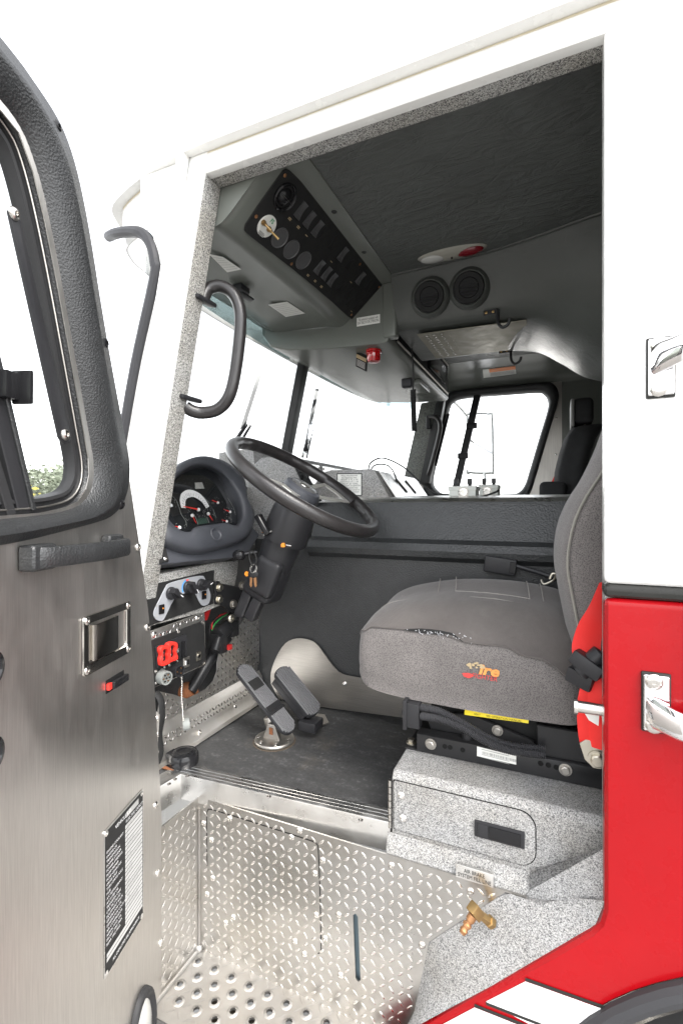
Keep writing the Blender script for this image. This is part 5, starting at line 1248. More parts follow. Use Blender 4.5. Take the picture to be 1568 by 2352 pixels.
# grab handle on the hinge pillar
g = G(); g.tube([P(466, 690, y=.075), P(478, 664, y=.09), P(505, 657, y=.105), P(533, 672, y=.115), P(549, 704, y=.12), P(552, 750, y=.12), P(541, 850, y=.12), P(526, 910, y=.115), P(500, 940, y=.11), P(466, 948, y=.095), P(442, 944, y=.078), P(426, 934, y=.066)], .0165, 14); gh = part('pillar_grab_handle', g, 'grip_vinyl', T, label='curved black grab handle on the hinge pillar')
for u, v in ((468, 690), (434, 915)):
    g = G(); g.box(P(u, v, y=.068), (.03, .012, .075), frame((0, -1, 0), (.2, 0, 1))); g.bevel(.005, 2); part('handle_mount', g, 'black_plastic', gh)
# ---- centre overhead box over the windshield
CY0, CY1 = .845, 1.98
cs = [(-.600, CZ+.006), (-.598, .66), (-.604, .648), (-.62, .643), (-.85, .652), (-1.05, .672), (-1.14, .70), (-1.18, .76), (-1.19, CZ)]
g = G(); g.prism([V((x, CY0, z)) for x, z in cs], (0, CY1-CY0, 0)); g.bevel(.012, 3, 25); cbx = part('centre_console', g, 'console_plastic', T, angle=40)
g = G(); g.bx(-.62, -.565, CY0-.012, CY0+.035, .66, CZ-.006); g.bevel(.012, 3); part('console_corner', g, 'console_plastic', cbx)
a, b = P(819, 730, y=CY0-.0012), P(872, 741, y=CY0-.0012)
g = G(); g.prism([a, V((b.x, a.y, a.z)), b, V((a.x, a.y, b.z))], (0, .0008, 0)); o = part('seat_belt_label', g, 'white_label', cbx, flat=True)
g = G(); hh = a.z-b.z; text(g, 'This vehicle is equipped with\nSEAT BELTS FOR 2 PERSONS', ((a.x+b.x)/2, a.y-.0006, a.z-hh*.42), (1, 0, 0), (0, 0, 1), hh*.42, 'CENTER', width=(b.x-a.x)*.92, line=.9); part('lettering', g, 'black_ink', o, flat=True)
# dark equipment face with radio on the rear of the box
def PF(u, v, o=0): return P(u, v, x=-.597+o)
g = G(); g.prism([V((-.597, .93, .845)), V((-.597, 1.92, .845)), V((-.597, 1.92, .668)), V((-.597, .93, .668))], (.006, 0, 0)); g.bevel(.003, 2); ef = part('equipment_face', g, 'black_matte', cbx)
g = G(); g.bx(-.592, -.560, 1.12, 1.36, .72, .82); g.bevel(.004, 2); part('radio', g, 'black_plastic', cbx)
g = G(); g.bx(-.592, -.575, 1.44, 1.80, .70, .80); g.bevel(.004, 2); part('control_head', g, 'black_gloss', cbx)
g = G(); g.tube([(-.588, .93, .672), (-.588, 1.92, .672)], .004, 6, k=1); g.tube([(-.588, .93, .840), (-.588, 1.92, .840)], .004, 6, k=1); part('face_trim', g, 'dull_steel', cbx)
# beacon and sign under the box
bc_ = P(858, 803, z=.648)
g = G(); g.lathe(bc_, (0, 0, -1), [(.031, -.002), (.031, .012), (.028, .013), (.0275, .042), (.024, .050), (.001, .051)], 26); be = part('beacon_light', g, 'red_lens', cbx, label='red beacon light under the centre console')
g = G(); g.lathe(bc_, (0, 0, -1), [(.033, -.004), (.033, .013), (.030, .014)], 26); part('beacon_base', g, 'red_lens', be)
a = P(816, 803, y=.93); b = P(842, 852, y=.95)
g = G(); q = [P(819, 806, y=.93), P(842, 817, y=.95), P(840, 853, y=.95), P(817, 841, y=.93)]; g.prism(q, (.004, .003, 0)); hs = part('hanging_sign', g, 'black_matte', cbx)
g = G(); g.poly([q[0].lerp(q[3], .18)+V((-.0005, -.001, 0)), q[1].lerp(q[2], .18)+V((-.0005, -.001, 0)), q[1].lerp(q[2], .42)+V((-.0005, -.001, 0)), q[0].lerp(q[3], .42)+V((-.0005, -.001, 0))]); part('sign_heading', g, 'pale_ink', hs, flat=True)
g = G()
for k in range(5):
    t = .5+k*.085; a, b = q[0].lerp(q[3], t), q[1].lerp(q[2], t); a, b = a.lerp(b, .1), a.lerp(b, .9); g.poly([a+V((-.0005, -.001, 0)), b+V((-.0005, -.001, 0)), b+V((-.0005, -.001, -.004)), a+V((-.0005, -.001, -.004))])
part('small_print', g, 'grey_ink', hs, flat=True)
# gooseneck lamp foot and vent flap under the box
g = G(); g.prism([V((-.70, 1.45, .647)), V((-.62, 1.40, .643)), V((-.62, 1.62, .643)), V((-.75, 1.60, .648))], (0, 0, -.03)); g.bevel(.01, 2); part('vent_flap', g, 'console_plastic', cbx)
# hanging microphone with coiled cord
mc = P(935, 880, x=-.60); mc.y += 0
mt = thing('radio_microphone', 'black hand microphone with coiled cord hanging from the centre console', 'microphone', P(950, 992, x=-.59))
g = G(); g.box(mc, (.05, .035, .042)); g.bevel(.012, 4); part('microphone_body', g, 'black_plastic', mt)
g = G(); a, b = P(945, 800, x=-.57), P(948, 905, x=-.57); g.tube([a, a.lerp(b, .5)+V((.004, 0, 0)), b], .004, 8); part('cord', g, 'cable', mt)
g = G(); a, b = P(948, 895, x=-.57), P(951, 990, x=-.57); pts = []
for i in range(26*8+1):
    t = i/(26*8); q_ = 2*math.pi*i/8; p = a.lerp(b, t); pts.append(p+V((math.cos(q_)*.010, math.sin(q_)*.010, 0)))
g.tube(pts, .0036, 5, k=1); part('coiled_cord', g, 'cable', mt)
# ---- air conditioning pod and moulded duct
stA = [(-.575, [(.80, .885), (.812, .85), (.825, .80), (.842, .735), (.865, .700), (.91, .690), (1.10, .686), (1.26, .684), (1.29, .70)]),
       (-.40, [(.79, .885), (.805, .85), (.82, .80), (.84, .735), (.865, .698), (.91, .688), (1.10, .682), (1.25, .68), (1.28, .695)]),
       (-.22, [(.775, .885), (.79, .85), (.81, .80), (.84, .735), (.87, .695), (.92, .684), (1.10, .678), (1.24, .676), (1.27, .69)]),
       (-.08, [(.745, .885), (.77, .84), (.80, .78), (.84, .72), (.88, .685), (.93, .668), (1.08, .652), (1.22, .648), (1.25, .665)]),
       (.02, [(.715, .885), (.745, .82), (.78, .75), (.83, .685), (.88, .64), (.93, .615), (1.06, .585), (1.18, .575), (1.21, .59)]),
       (.12, [(.685, .885), (.71, .80), (.745, .715), (.80, .64), (.86, .585), (.92, .55), (1.04, .51), (1.14, .495), (1.17, .51)]),
       (.30, [(.64, .885), (.67, .78), (.71, .68), (.78, .59), (.85, .53), (.92, .49), (1.02, .46), (1.12, .45), (1.15, .46)]),
       (.60, [(.60, .885), (.64, .76), (.69, .65), (.77, .56), (.85, .50), (.92, .47), (1.02, .44), (1.12, .43), (1.15, .44)])]
L = [smoothpath([V((x, y, z)) for y, z in pr_], 4) for x, pr_ in stA]; m_ = len(L[0]); cols = [smoothpath([L[k][j] for k in range(len(L))], 6) for j in range(m_)]
rws = [[cols[j][i] for j in range(m_)] for i in range(len(cols[0]))]
g = G(); g.loft(rws, False); acp = part('overhead_duct', g, 'duct_vinyl', T, angle=60, label='moulded dark overhead duct with two round vents')
g = G(); g.tube([r[-1] for r in rws], .008, 8, k=1); part('duct_lip', g, 'console_plastic', acp)
g = G(); g.tube([r[0]+V((0, -.004, -.006)) for r in rws], .006, 8, k=1); part('duct_bead', g, 'duct_vinyl', acp)
g = G(); g.poly([V((-.575, y, z)) for y, z in stA[0][1]]+[V((-.575, 1.29, .885))]); part('duct_end', g, 'duct_vinyl', acp)
g = G(); g.grid(lambda u, v: V((-.50+.40*u, .90+.33*v, .6785-.006*u+.006*v*0)), 4, 4); g.thick(.002); ud = part('service_plate', g, 'service_metal', acp, label='mottled metal plate under the duct')
lugs('tread_pattern', ud, (-.50, .90, .6755), (0, 1, 0), (1, 0, 0), [(.01, .01), (.32, .01), (.32, .39), (.01, .39)], mat='plate_lug', pitch=.030, L=.016, W=.006, H=.001)
fN = V((0, -.96, -.26)).normalized()
for u, v in ((985, 681), (1076, 660)):
    c = P(u, v, y=.802); r = .057
    g = G(); g.lathe(c+fN*-.02, fN, [(r+.016, 0), (r+.012, .014), (r+.002, .022), (r-.002, .020), (r-.003, .010)], 40, False); vv = part('round_vent', g, 'duct_vinyl', acp, angle=60)
    g = G(); g.lathe(c, fN, [(r-.003, .0), (r-.006, .004), (r*.62, .002), (r*.60, -.004), (r*.58, .003), (.001, .003)], 40, False); part('vent_grille', g, 'black_matte', vv)
    g = G()
    for k in (-2, -1, 0, 1, 2):
        w_ = math.sqrt(max((r*.55)**2-(k*.011)**2, 0)); g.box(c+fN*.005+V((0, 0, k*.011)), (w_*2, .003, .003))
    part('vent_louver', g, 'black_plastic', vv)
# coat hooks
for (u, v, y) in ((1143, 713, .846), (1173, 803, 1.25)):
    s_ = 1.0 if y < 1 else 1.25; a = P(u, v, y=y); k_ = s_*.00165
    g = G(); g.tube([a+V((0, 0, .004)), a+V((0, -.004, -.03)), a+V((.004, -.006, -.052)), a+V((.018, -.010, -.066)), a+V((.036, -.014, -.058)), a+V((.042, -.016, -.040))], .0055, 8); hk = part('coat_hook', g, 'black_steel', acp)
    g = G(); g.box(a+V((-.024, -.001, -.002)), (.05, .004, .018)); part('hook_plate', g, 'black_steel', hk)
    for dx_ in (-.04, -.016): screw(hk, a+V((dx_, -.003, -.002)), (0, -1, 0), .005, 'brass')
# dome light
c = P(1040, 578, z=CZ-.004); cx = (P(960, 595, z=CZ).x+P(1118, 562, z=CZ).x)/2; c = V((cx, .728, CZ+.002)); hl = .122
g = G(); g.ball(c, 1, (hl, .040, .020), 28); dl = part('dome_light', g, 'light_trim', T, label='oval dome light with clear and red lenses')
for s, m_ in ((-.5, 'clear_lens'), (.48, 'dark_red_lens')):
    g = G(); g.ball(c+V((s*hl, -.002, -.010)), 1, (hl*.40, .024, .014), 20); part('lens', g, m_, dl)
g = G(); g.ball(c+V((0, 0, -.021)), .004); part('switch', g, 'black_plastic', dl)
# ================================================================== open driver door
DA = R(18); dO = V((-.945, -.012, 0)); dS = V((math.sin(DA), -math.cos(DA), 0)); dN = V((math.cos(DA), math.sin(DA), 0)); ZU = V((0, 0, 1))
DK = .90
def DP(s, z, o=0): return CAMP+((dO+dS*s+ZU*z)-CAMP)*DK+dN*o
def SD(u, v, o=0):
    p = PN(u, v, dO+dN*o, dN)-dO; return (p.dot(dS), p.z)
def PDo(u, v, o=0): return DP(*SD(u, v), o)
edge = [SD(*q) for q in ((388, 2352), (372, 1900), (362, 1700), (350, 1500), (340, 1400), (320, 1250), (297, 1100), (282, 1000))]
edge = [(-.09, -1.48)]+edge+[(.20, .32), (.262, .525), (.318, .66), (.372, .712), (.43, .722), (.80, .722), (.86, .68), (.88, .60)]
outline = edge+[(.93, .0), (.93, -1.48)]
winI = [(.45, .615), (.418, .572), (.392, .51), (.361, .417), (.313, .256), (.278, .135), (.268, .10), (.266, .065), (.276, .035), (.30, .012), (.335, .0), (.405, -.010), (.60, -.018), (.74, -.02), (.775, -.005), (.79, .03), (.795, .10), (.80, .50), (.795, .585), (.77, .612), (.72, .625), (.52, .628)]
g = G(); g.fillplate([DP(s, z, 0) for s, z in outline], [[DP(s, z, 0) for s, z in winI]], dN*-.002); door = part('driver_door', g, 'stainless', T, flat=True, label='open driver door, brushed stainless inside with black window surround')
g = G(); g.fillplate([DP(s-.012, z, -.045) for s, z in outline], [[DP(s, z, -.045) for s, z in winI]], dN*-.003); part('outer_skin', g, 'white_paint', door, flat=True)
g = G(); g.loft([[DP(s, z, -.001) for s, z in outline], [DP(s-.004, z, -.012) for s, z in outline], [DP(s-.012, z, -.046) for s, z in outline]], True); part('door_edge', g, 'black_matte', door)
# window surround, moulded
outF = [(.489, .724), (.435, .718), (.385, .708), (.352, .690), (.322, .652), (.296, .595), (.273, .529), (.245, .435), (.214, .338), (.185, .255), (.156, .175), (.138, .125), (.131, .095), (.133, .06), (.146, .025), (.170, -.002), (.20, -.018), (.237, -.028), (.34, -.042), (.489, -.058), (.70, -.064), (.82, -.06), (.865, -.03), (.88, .03), (.885, .3), (.88, .60), (.862, .68), (.81, .722), (.70, .726)]
NL = 160
oL = resample(smoothpath([V((s, z, 0)) for s, z in outF], 4, True), NL); iL = resample(smoothpath([V((s, z, 0)) for s, z in winI], 4, True), NL)
# align the two loops by angle
def reorder(L, ref):
    k = min(range(len(L)), key=lambda i: (L[i]-ref).length); return L[k:]+L[:k]
def orient(L): 
    A_ = sum(L[i].x*L[(i+1) % len(L)].y-L[(i+1) % len(L)].x*L[i].y for i in range(len(L))); return L if A_ > 0 else L[::-1]
oL = orient(oL); iL = orient(iL)
oL = reorder(oL, V((.131, .08, 0)))
iL = reorder(iL, V((.266, .075, 0))); oL = resample(oL, NL); iL = resample(iL, NL)
def lpd(t, o, L0=oL, L1=iL): return [DP(*(a.lerp(b, t)).to_2d(), o) for a, b in zip(L0, L1)]
g = G(); g.loft([lpd(0, .0005), lpd(.0, .008), lpd(.05, .012), lpd(.26, .016), lpd(.36, .021), lpd(.46, .020), lpd(.60, .014), lpd(.97, -.004), lpd(1.0, -.02), lpd(1.0, -.05)], True); ws_ = part('window_surround', g, 'frame_vinyl', door, angle=60)
def shrink(L, d):
    n = len(L); out = []
    for i in range(n):
        t = (L[(i+2) % n]-L[i-2]); t.normalize() if t.length else None; out.append(L[i]+V((-t.y, t.x, 0))*d)
    return out
iC = resample(iL, NL); iC = smoothpath(resample(iC, 70), 2, True)
g = G(); g.loft([[DP(*p.to_2d(), o) for p in shrink(iC, d)] for d, o in ((-.002, -.012), (.006, -.010), (.010, -.018), (.016, -.018), (.018, -.012), (.024, -.013), (.026, -.022), (.026, -.034))], True); part('window_channel', g, 'rubber', door, angle=50)
g = G(); g.tube([DP(*p.to_2d(), -.0095) for p in shrink(iC, .0085)], .0016, 5, closed=True, k=1); part('channel_bead', g, 'dull_steel', door)
g = G(); g.face([g.v(DP(*p.to_2d(), -.026)) for p in shrink(iC, .02)]); part('window_pane', g, 'glass', door, flat=True)
for u, v in ((116, 290), (228, 788), (266, 1158)): screw(ws_, PDo(u, v, .010), dN, .011, 'black_gloss', 'plug', .6)
# latch strip along the front of the glass
a, b = SD(40, 480), SD(160, 1012)
g = G(); q = [SD(*p) for p in ((33, 482), (45, 472), (55, 482), (172, 992), (176, 1012), (160, 1020), (148, 1005))]; g.prism([DP(s, z, -.014) for s, z in q], dN*.006); g.bevel(.002, 2); stv = part('window_strip', g, 'black_plastic', door)
for u, v in ((43, 489), (159, 998)): screw(stv, PDo(u, v, -.007), dN, .010, 'steel')
# sliding sash divider with its latch
def bar(px0, px1, w, o, th, mat, name, parent=door):
    a, b = V(SD(*px0)), V(SD(*px1)); d = (b-a).normalized(); p = V((-d.y, d.x))*w/2
    g = G(); g.prism([DP(*(a+p), o), DP(*(a-p), o), DP(*(b-p), o), DP(*(b+p), o)], dN*th); g.bevel(.0015, 1); return part(name, g, mat, parent)
bar((-22, 780), (73, 1172), .030, -.022, .012, 'black_plastic', 'sash_divider'); bar((-6, 770), (88, 1172), .010, -.020, .015, 'frame_vinyl', 'sash_edge'); bar((-45, 900), (42, 1185), .018, -.022, .014, 'rubber', 'sash_seal')
g = G(); s0 = V(SD(25, 885)); g.box(DP(*s0, -.004), (.03, .02, .04), (dS, dN, ZU)); g.box(DP(s0.x-.014, s0.y, .008), (.006, .032, .05), (dS, dN, ZU)); g.bevel(.003, 2); part('sash_latch', g, 'black_gloss', door)
g = G(); g.face([g.v(DP(s, z, -.027)) for s, z in ((.452, -.006), (.79, -.012), (.795, .5), (.60, .60), (.51, .35))]); part('tinted_sash', g, 'tint_glass', door, flat=True)
# black pull handle
h0, h1 = SD(68, 1280), SD(245, 1255)
zh = (h0[1]+h1[1])/2
g = G(); pth = [DP(h0[0]+.012, zh, .004), DP(h0[0]+.010, zh, .022), DP(h0[0]-.02, zh, .034), DP((h0[0]+h1[0])/2, zh, .050), DP(h1[0]+.02, zh, .046), DP(h1[0]-.008, zh, .030), DP(h1[0]-.008, zh, .004)]
path = smoothpath(pth, 6); loops = []
for i, p in enumerate(path):
    t = (path[min(i+1, len(path)-1)]-path[max(i-1, 0)]).normalized(); sd_ = t.cross(ZU).normalized(); hh = .0155; ww = .008
    loops.append([p+sd_*ww*c_+ZU*hh*s2 for c_, s2 in ((-1, -.7), (-.7, -1), (.7, -1), (1, -.7), (1, .7), (.7, 1), (-.7, 1), (-1, .7))])
g.loft(loops, True, True, True); ph = part('pull_handle', g, 'frame_vinyl', door, angle=50)
g = G(); g.box(DP(h0[0], zh, .014), (.052, .028, .040), (dS, dN, ZU)); g.bevel(.008, 3); part('handle_boss', g, 'frame_vinyl', ph)
g = G(); g.box(DP(h1[0]-.004, zh+.006, .010), (.05, .02, .036), (dS, dN, ZU)); g.bevel(.007, 3); part('handle_boss', g, 'frame_vinyl', ph)
g = G(); g.lathe(DP(h0[0]-.010, zh, .0275), dN, [(.013, 0), (.013, .0012), (.001, .0014)], 20); part('screw_cover', g, 'black_plastic', ph)
# recessed paddle latch
pq = [SD(*q) for q in ((185, 1418), (295, 1380), (298, 1490), (190, 1565))]; sL = (pq[0][0]+pq[3][0])/2; sR_ = (pq[1][0]+pq[2][0])/2; zT = (pq[0][1]+pq[1][1])/2; zB = (pq[2][1]+pq[3][1])/2
def rr4(s0, s1, z0, z1, r, o, n=5):
    out = []
    for cs_, cz_, a0 in ((s1-r, z1-r, 0), (s0+r, z1-r, 90), (s0+r, z0+r, 180), (s1-r, z0+r, 270)):
        for k in range(n+1): a = R(a0+90*k/n); out.append(DP(cs_+math.cos(a)*r, cz_+math.sin(a)*r, o))
    return out
s0, s1, z0, z1 = min(sL, sR_), max(sL, sR_), zB, zT
g = G(); ow, ih = .022, .016
O_ = rr4(s0, s1, z0, z1, .008, .001); O2 = rr4(s0+.001, s1-.001, z0+.001, z1-.001, .008, .004); I1 = rr4(s0+.016, s1-.018, z0+.020, z1-.017, .004, .004); I2 = rr4(s0+.018, s1-.020, z0+.022, z1-.019, .004, -.001); I3 = rr4(s0+.024, s1-.026, z0+.026, z1-.024, .006, -.022)
g.loft([O_, O2, I1, I2, I3], True, False, True); pl_ = part('paddle_latch', g, 'polished', door, angle=30, label='polished recessed paddle latch')
g = G(); L = []
for s, o in ((s1-.024, -.010), (s1-.027, .0075), (s1-.034, .009), (s0+.066, .006), (s0+.060, .006), (s0+.054, -.008)): L.append([DP(s, z0+.026, o), DP(s, z1-.022, o)])
g.loft(L, False); g.thick(.002); part('paddle', g, 'polished', pl_, angle=30)
for a, b in ((s0+.010, z0+.011), (s1-.011, z0+.011), (s0+.010, z1-.010), (s1-.011, z1-.010)): screw(pl_, DP(a, b, .004), dN, .0075)
# rocker switch in its slot
c = V(SD(264, 1566)); g = G(); g.box(DP(*c, .0005), (.062, .001, .026), (dS, dN, ZU)); sl_ = part('switch_slot', g, 'dark_hole', door)
g = G(); g.box(DP(c.x-.004, c.y, .005), (.05, .016, .014), (dS, (dN+dS*-.15).normalized(), ZU)); g.bevel(.002, 2); part('switch_rocker', g, 'black_gloss', sl_)
g = G(); g.box(DP(c.x+.028, c.y, .003), (.009, .008, .012), (dS, dN, ZU)); part('switch_mark', g, 'red_plastic', sl_)
# fluid capacity plate
pq = [SD(*q) for q in ((233, 1915), (322, 1820), (333, 2100), (243, 2240))]; s0 = .056; s1 = .218; z1 = -.690; z0 = -1.005
g = G(); g.prism(rr4(s0, s1, z0, z1, .006, .0006), dN*.0012); cp_ = part('capacity_plate', g, 'aluminium', door, label='riveted aluminium and black fluid capacity plate')
g = G(); g.prism(rr4(s0+.003, s1-.003, z0+.003, z1-.003, .005, .0019), dN*.0003); part('plate_field', g, 'black_ink', cp_, flat=True)
zr0, zr1 = z1-.038, z0+.030; rows_n = 25; hrow = (zr1-zr0)/rows_n
smid = s0+.082
for k in range(rows_n):
    za, zb2 = zr0+hrow*k, zr0+hrow*(k+1)
    g = G(); lft = smid if k < 23 else s1-.008
    g.poly([DP(lft, za-.001, .0025), DP(s0+.006, za-.001, .0025), DP(s0+.006, zb2+.0008, .0025), DP(lft, zb2+.0008, .0025)]); part('entry_strip', g, 'strip_grey', cp_, flat=True)
names = 'ENGINE COOLANT\nENGINE OIL\nTRANSMISSION\nPOWER DIVIDER\nPOWER STEERING\nPUMP PRIMER\nPUMP GEARCASE\nDRIVE AXLE\nTHRU-DRIVE AXLE\nHUB\nA/C REFRIGERANT\nA/C LUBE OIL\nTRANSFER CASE\nCAB TILT FLUID\nEQUIPMENT RACK\nGENERATOR OIL\nGENERATOR COOLANT\nAIR COMPRESSOR\nAERIAL HYD. OIL\nFRONT TIRE PRES.\nREAR TIRE PRES.'.split('\n')
g = G(); X_ = -dS
for k, nm in enumerate(names): text(g, nm, DP(s1-.007, zr0+hrow*(k+1.35), .0027), X_, ZU, abs(hrow)*.68)
text(g, 'VEHICLE S.O.', DP(s1-.040, z1-.020, .0027), X_, ZU, .0105); text(g, 'FLUID TYPE / CAPACITY', DP(smid-.002, z1-.034, .0027), X_, ZU, .0085, width=.07); text(g, 'ALL CAPACITIES ARE APPROXIMATE', DP(s1-.030, z0+.014, .0027), X_, ZU, .0085, width=.10)
part('lettering', g, 'white_ink', cp_, flat=True)
g = G()
for k in range(21):
    s_ = smid-.006
    while s_ > s0+.012:
        w_ = random.uniform(.004, .012)
        if s_-w_ < s0+.01 or random.random() < .18: break
        za = zr0+hrow*(k+.35); g.poly([DP(s_, za, .0028), DP(s_-w_, za, .0028), DP(s_-w_, za+hrow*.42, .0028), DP(s_, za+hrow*.42, .0028)]); s_ -= w_+.002
part('stamped_entries', g, 'grey_ink', cp_, flat=True, kind='stuff')
g = G(); g.poly([DP(smid-.004, z1-.010, .0026), DP(s0+.024, z1-.010, .0026), DP(s0+.024, z1-.023, .0026), DP(smid-.004, z1-.023, .0026)]); part('entry_strip', g, 'grey_ink', cp_, flat=True)
for a, b in ((s0+.008, z0+.008), (s1-.008, z0+.008), (s0+.008, z1-.008), (s1-.008, z1-.008)): screw(cp_, DP(a, b, .002), dN, .0052, 'aluminium', 'rivet')
# oval courtesy light at the foot of the door
c = V((.066, -1.285)); g = G(); ov = lambda k, o: [DP(c.x+math.cos(a)*.060*k, c.y+math.sin(a)*.108*k, o) for a in [2*math.pi*i/36 for i in range(36)]]
g.loft([ov(1, .0005), ov(.98, .010), ov(.88, .014), ov(.76, .008), ov(.72, .004)], True); cl_ = part('courtesy_light', g, 'rubber', door, angle=60)
g = G(); g.loft([ov(.74, .005), ov(.6, .010), ov(.3, .013), ov(.02, .014)], True); part('lens', g, 'clear_lens', cl_)
# dark speaker grommets at the left edge
for z in (-.245, -.375):
    g = G(); g.lathe(DP(.521, z, 0), dN, [(.028, .0005), (.028, .008), (.021, .011), (.017, .007), (.001, .007)], 28); part('grommet', g, 'black_gloss', door)
# edge screws and the strap hinge with its leather check
for u, v in ((320, 1257), (341, 1441), (360, 1850), (365, 2006), (372, 2166)): screw(door, PDo(u-3, v, .001), dN, .0085)
g = G(); q = [P(u, v, y=-.008) for u, v in ((345, 1650), (360, 1634), (366, 1640), (362, 1700), (360, 1752), (350, 1757), (346, 1740))]; g.prism(q, (.004, -.003, 0)); st_ = part('check_strap', g, 'dull_steel', door)
for v in (1652, 1688, 1725): screw(st_, P(357, v, y=-.013), (.5, -.85, 0), .0095)
g = G(); ribs = [P(u, v, y=.006) for u, v in ((358, 1590), (370, 1610), (372, 1650), (366, 1690), (369, 1730), (362, 1755))]; g.tube(ribs, .011, 8, ry=.004); part('strap_webbing', g, 'black_matte', st_)
# ================================================================== passenger side seen across the cab
FY = 2.40
def PFy(u, v, o=0): return P(u, v, y=FY-o)
wpx = [(1030, 938), (1040, 922), (1062, 913), (1150, 905), (1232, 899), (1250, 903), (1259, 918), (1258, 940), (1240, 1000), (1215, 1085), (1205, 1115), (1192, 1131), (1172, 1136), (1090, 1137), (1024, 1137), (1002, 1128), (992, 1110), (996, 1080), (1012, 1015)]
wl3 = smoothpath([PFy(u, v) for u, v in wpx], 3, True); wc = sum(wl3, V((0, 0, 0)))/len(wl3)
g = G(); g.fillplate([V((-1.0, FY, -.72)), V((.79, FY, -.72)), V((.79, FY, .95)), V((-.80, FY, .95))], [wl3], (0, .03, 0)); fwll = part('far_wall', g, 'console_plastic', T, flat=True)
dpx = [(1008, 893), (1290, 868), (1290, 1010), (1284, 1175), (950, 1175), (962, 1120)]
g = G(); g.fillplate([PFy(u, v, .004) for u, v in dpx], [[p+V((0, -.004, 0)) for p in [wc+(q-wc)*1.004 for q in wl3]]], (0, .003, 0)); pd_ = part('passenger_door', g, 'stainless_far', T, flat=True, label='passenger door panel with large slanted window')
def wloop(k, o): return [wc+(p-wc)*k+V((0, -o, 0)) for p in wl3]
g = G(); g.loft([wloop(1.16, .005), wloop(1.15, .022), wloop(1.10, .032), wloop(1.03, .024), wloop(.995, .0), wloop(.985, -.03)], True); part('window_surround', g, 'frame_vinyl', pd_, angle=60)
g = G(); g.face([g.v(p+V((0, .02, 0))) for p in wl3]); part('window_pane', g, 'glass', pd_, flat=True)
def fbar(p0, p1, w, o=.0, name='sash_divider', mat='black_plastic'):
    a, b = PFy(*p0, o), PFy(*p1, o); g = G(); d = (b-a).normalized(); g.box((a+b)/2, (w, .02, (b-a).length), (d.cross(V((0, 1, 0))), V((0, 1, 0)), d)); g.bevel(.002, 1); return part(name, g, mat, pd_)
fbar((1096, 908), (1044, 1132), .046)
for u, v in ((1083, 978), (1063, 1047)): g = G(); g.box(PFy(u, v, .01), (.07, .03, .04)); g.bevel(.005, 2); part('sash_catch', g, 'black_plastic', pd_)
fbar((1030, 950), (1000, 1070), .016, .01, 'window_strip')
for u, v in ((1147, 884), (1205, 879), (1275, 872), (1277, 960), (1276, 1044), (1040, 891)): screw(pd_, PFy(u, v, .006), (0, -1, 0), .007)
# header cove with its warning label
g = G(); g.loft([[V((x, y, z)) for y, z in ((2.03, CZ+.003), (2.20, .872), (2.32, .845), (2.385, .815), (2.398, .79))] for x in (-.95, 0, .78)], False); part('header_cove', g, 'console_plastic', T, angle=60)
cN = V((0, -.35, -.94)); cO = V((0, 2.26, .860))
q = [PN(u, v, cO+cN.normalized()*.004, V((0, -.35, -.94))) for u, v in ((1108, 849), (1183, 840), (1185, 858), (1110, 868))]
cN = V((0, -.22, -.975)).normalized(); cO = V((0, 2.26, .8585))+cN*.004
q = [PN(u, v, cO, cN) for u, v in ((1108, 849), (1183, 840), (1185, 858), (1110, 868))]
g = G(); g.prism(q, cN*-.002); wl2 = part('warning_label', g, 'white_label', T, flat=True)
g = G(); g.prism([q[0].lerp(q[1], .2)+cN*.001, q[1]+cN*.001, q[1].lerp(q[2], .42)+cN*.001, q[0].lerp(q[1], .2).lerp(q[3].lerp(q[2], .2), .42)+cN*.001], cN*-.0005); part('heading', g, 'orange_label', wl2, flat=True)
g = G()
for k in range(4):
    t = .52+k*.11; a, b = q[0].lerp(q[3], t), q[1].lerp(q[2], t); a, b = a.lerp(b, .22), a.lerp(b, .96); g.poly([a+cN*.0012, b+cN*.0012, b+cN*.0012+V((0, .004, -.001)), a+cN*.0012+V((0, .004, -.001))])
part('small_print', g, 'grey_ink', wl2, flat=True)
# far pillar and grab handle
g = G(); g.prism([P(u, v, y=2.28) for u, v in ((966, 925), (1012, 918), (968, 1108), (926, 1100))], (0, .06, 0)); g.bevel(.008, 2); part('far_pillar', g, 'speckle_dark', T)
g = G(); g.prism([P(u, v, y=2.26) for u, v in ((1000, 925), (1022, 905), (985, 1110), (962, 1112))], (0, .06, 0)); g.bevel(.008, 2); part('far_pillar_trim', g, 'frame_vinyl', T)
g = G(); g.tube([P(982, 958, y=2.26), P(1000, 958, y=2.23), P(1010, 972, y=2.22), P(1008, 1000, y=2.22), P(990, 1070, y=2.22), P(984, 1090, y=2.24)], .016, 10); part('far_grab_handle', g, 'grip_vinyl', T)
g = G(); g.box(P(984, 970, y=2.25), (.03, .02, .09)); g.bevel(.004, 1); part('handle_mount', g, 'black_plastic', T)
# wipers outside the glass
def wiper(px, X):
    g = G(); p = [P(u, v, x=X) for u, v in px]; g.tube([p[0], p[1]], .012, 8, k=1, ry=.006); w = part('wiper', g, 'black_plastic', T)
    g = G(); g.tube([p[2], p[3]], .008, 6, k=1); g.tube([p[2]+V((0, .03, 0)), p[3]+V((0, .05, 0))], .006, 6, k=1); part('wiper_arm', g, 'arch_trim', w)
wiper([(597, 858), (556, 985), (566, 975), (505, 1065)], -1.262); wiper([(728, 894), (700, 1040), (712, 985), (694, 1050)], -1.285)
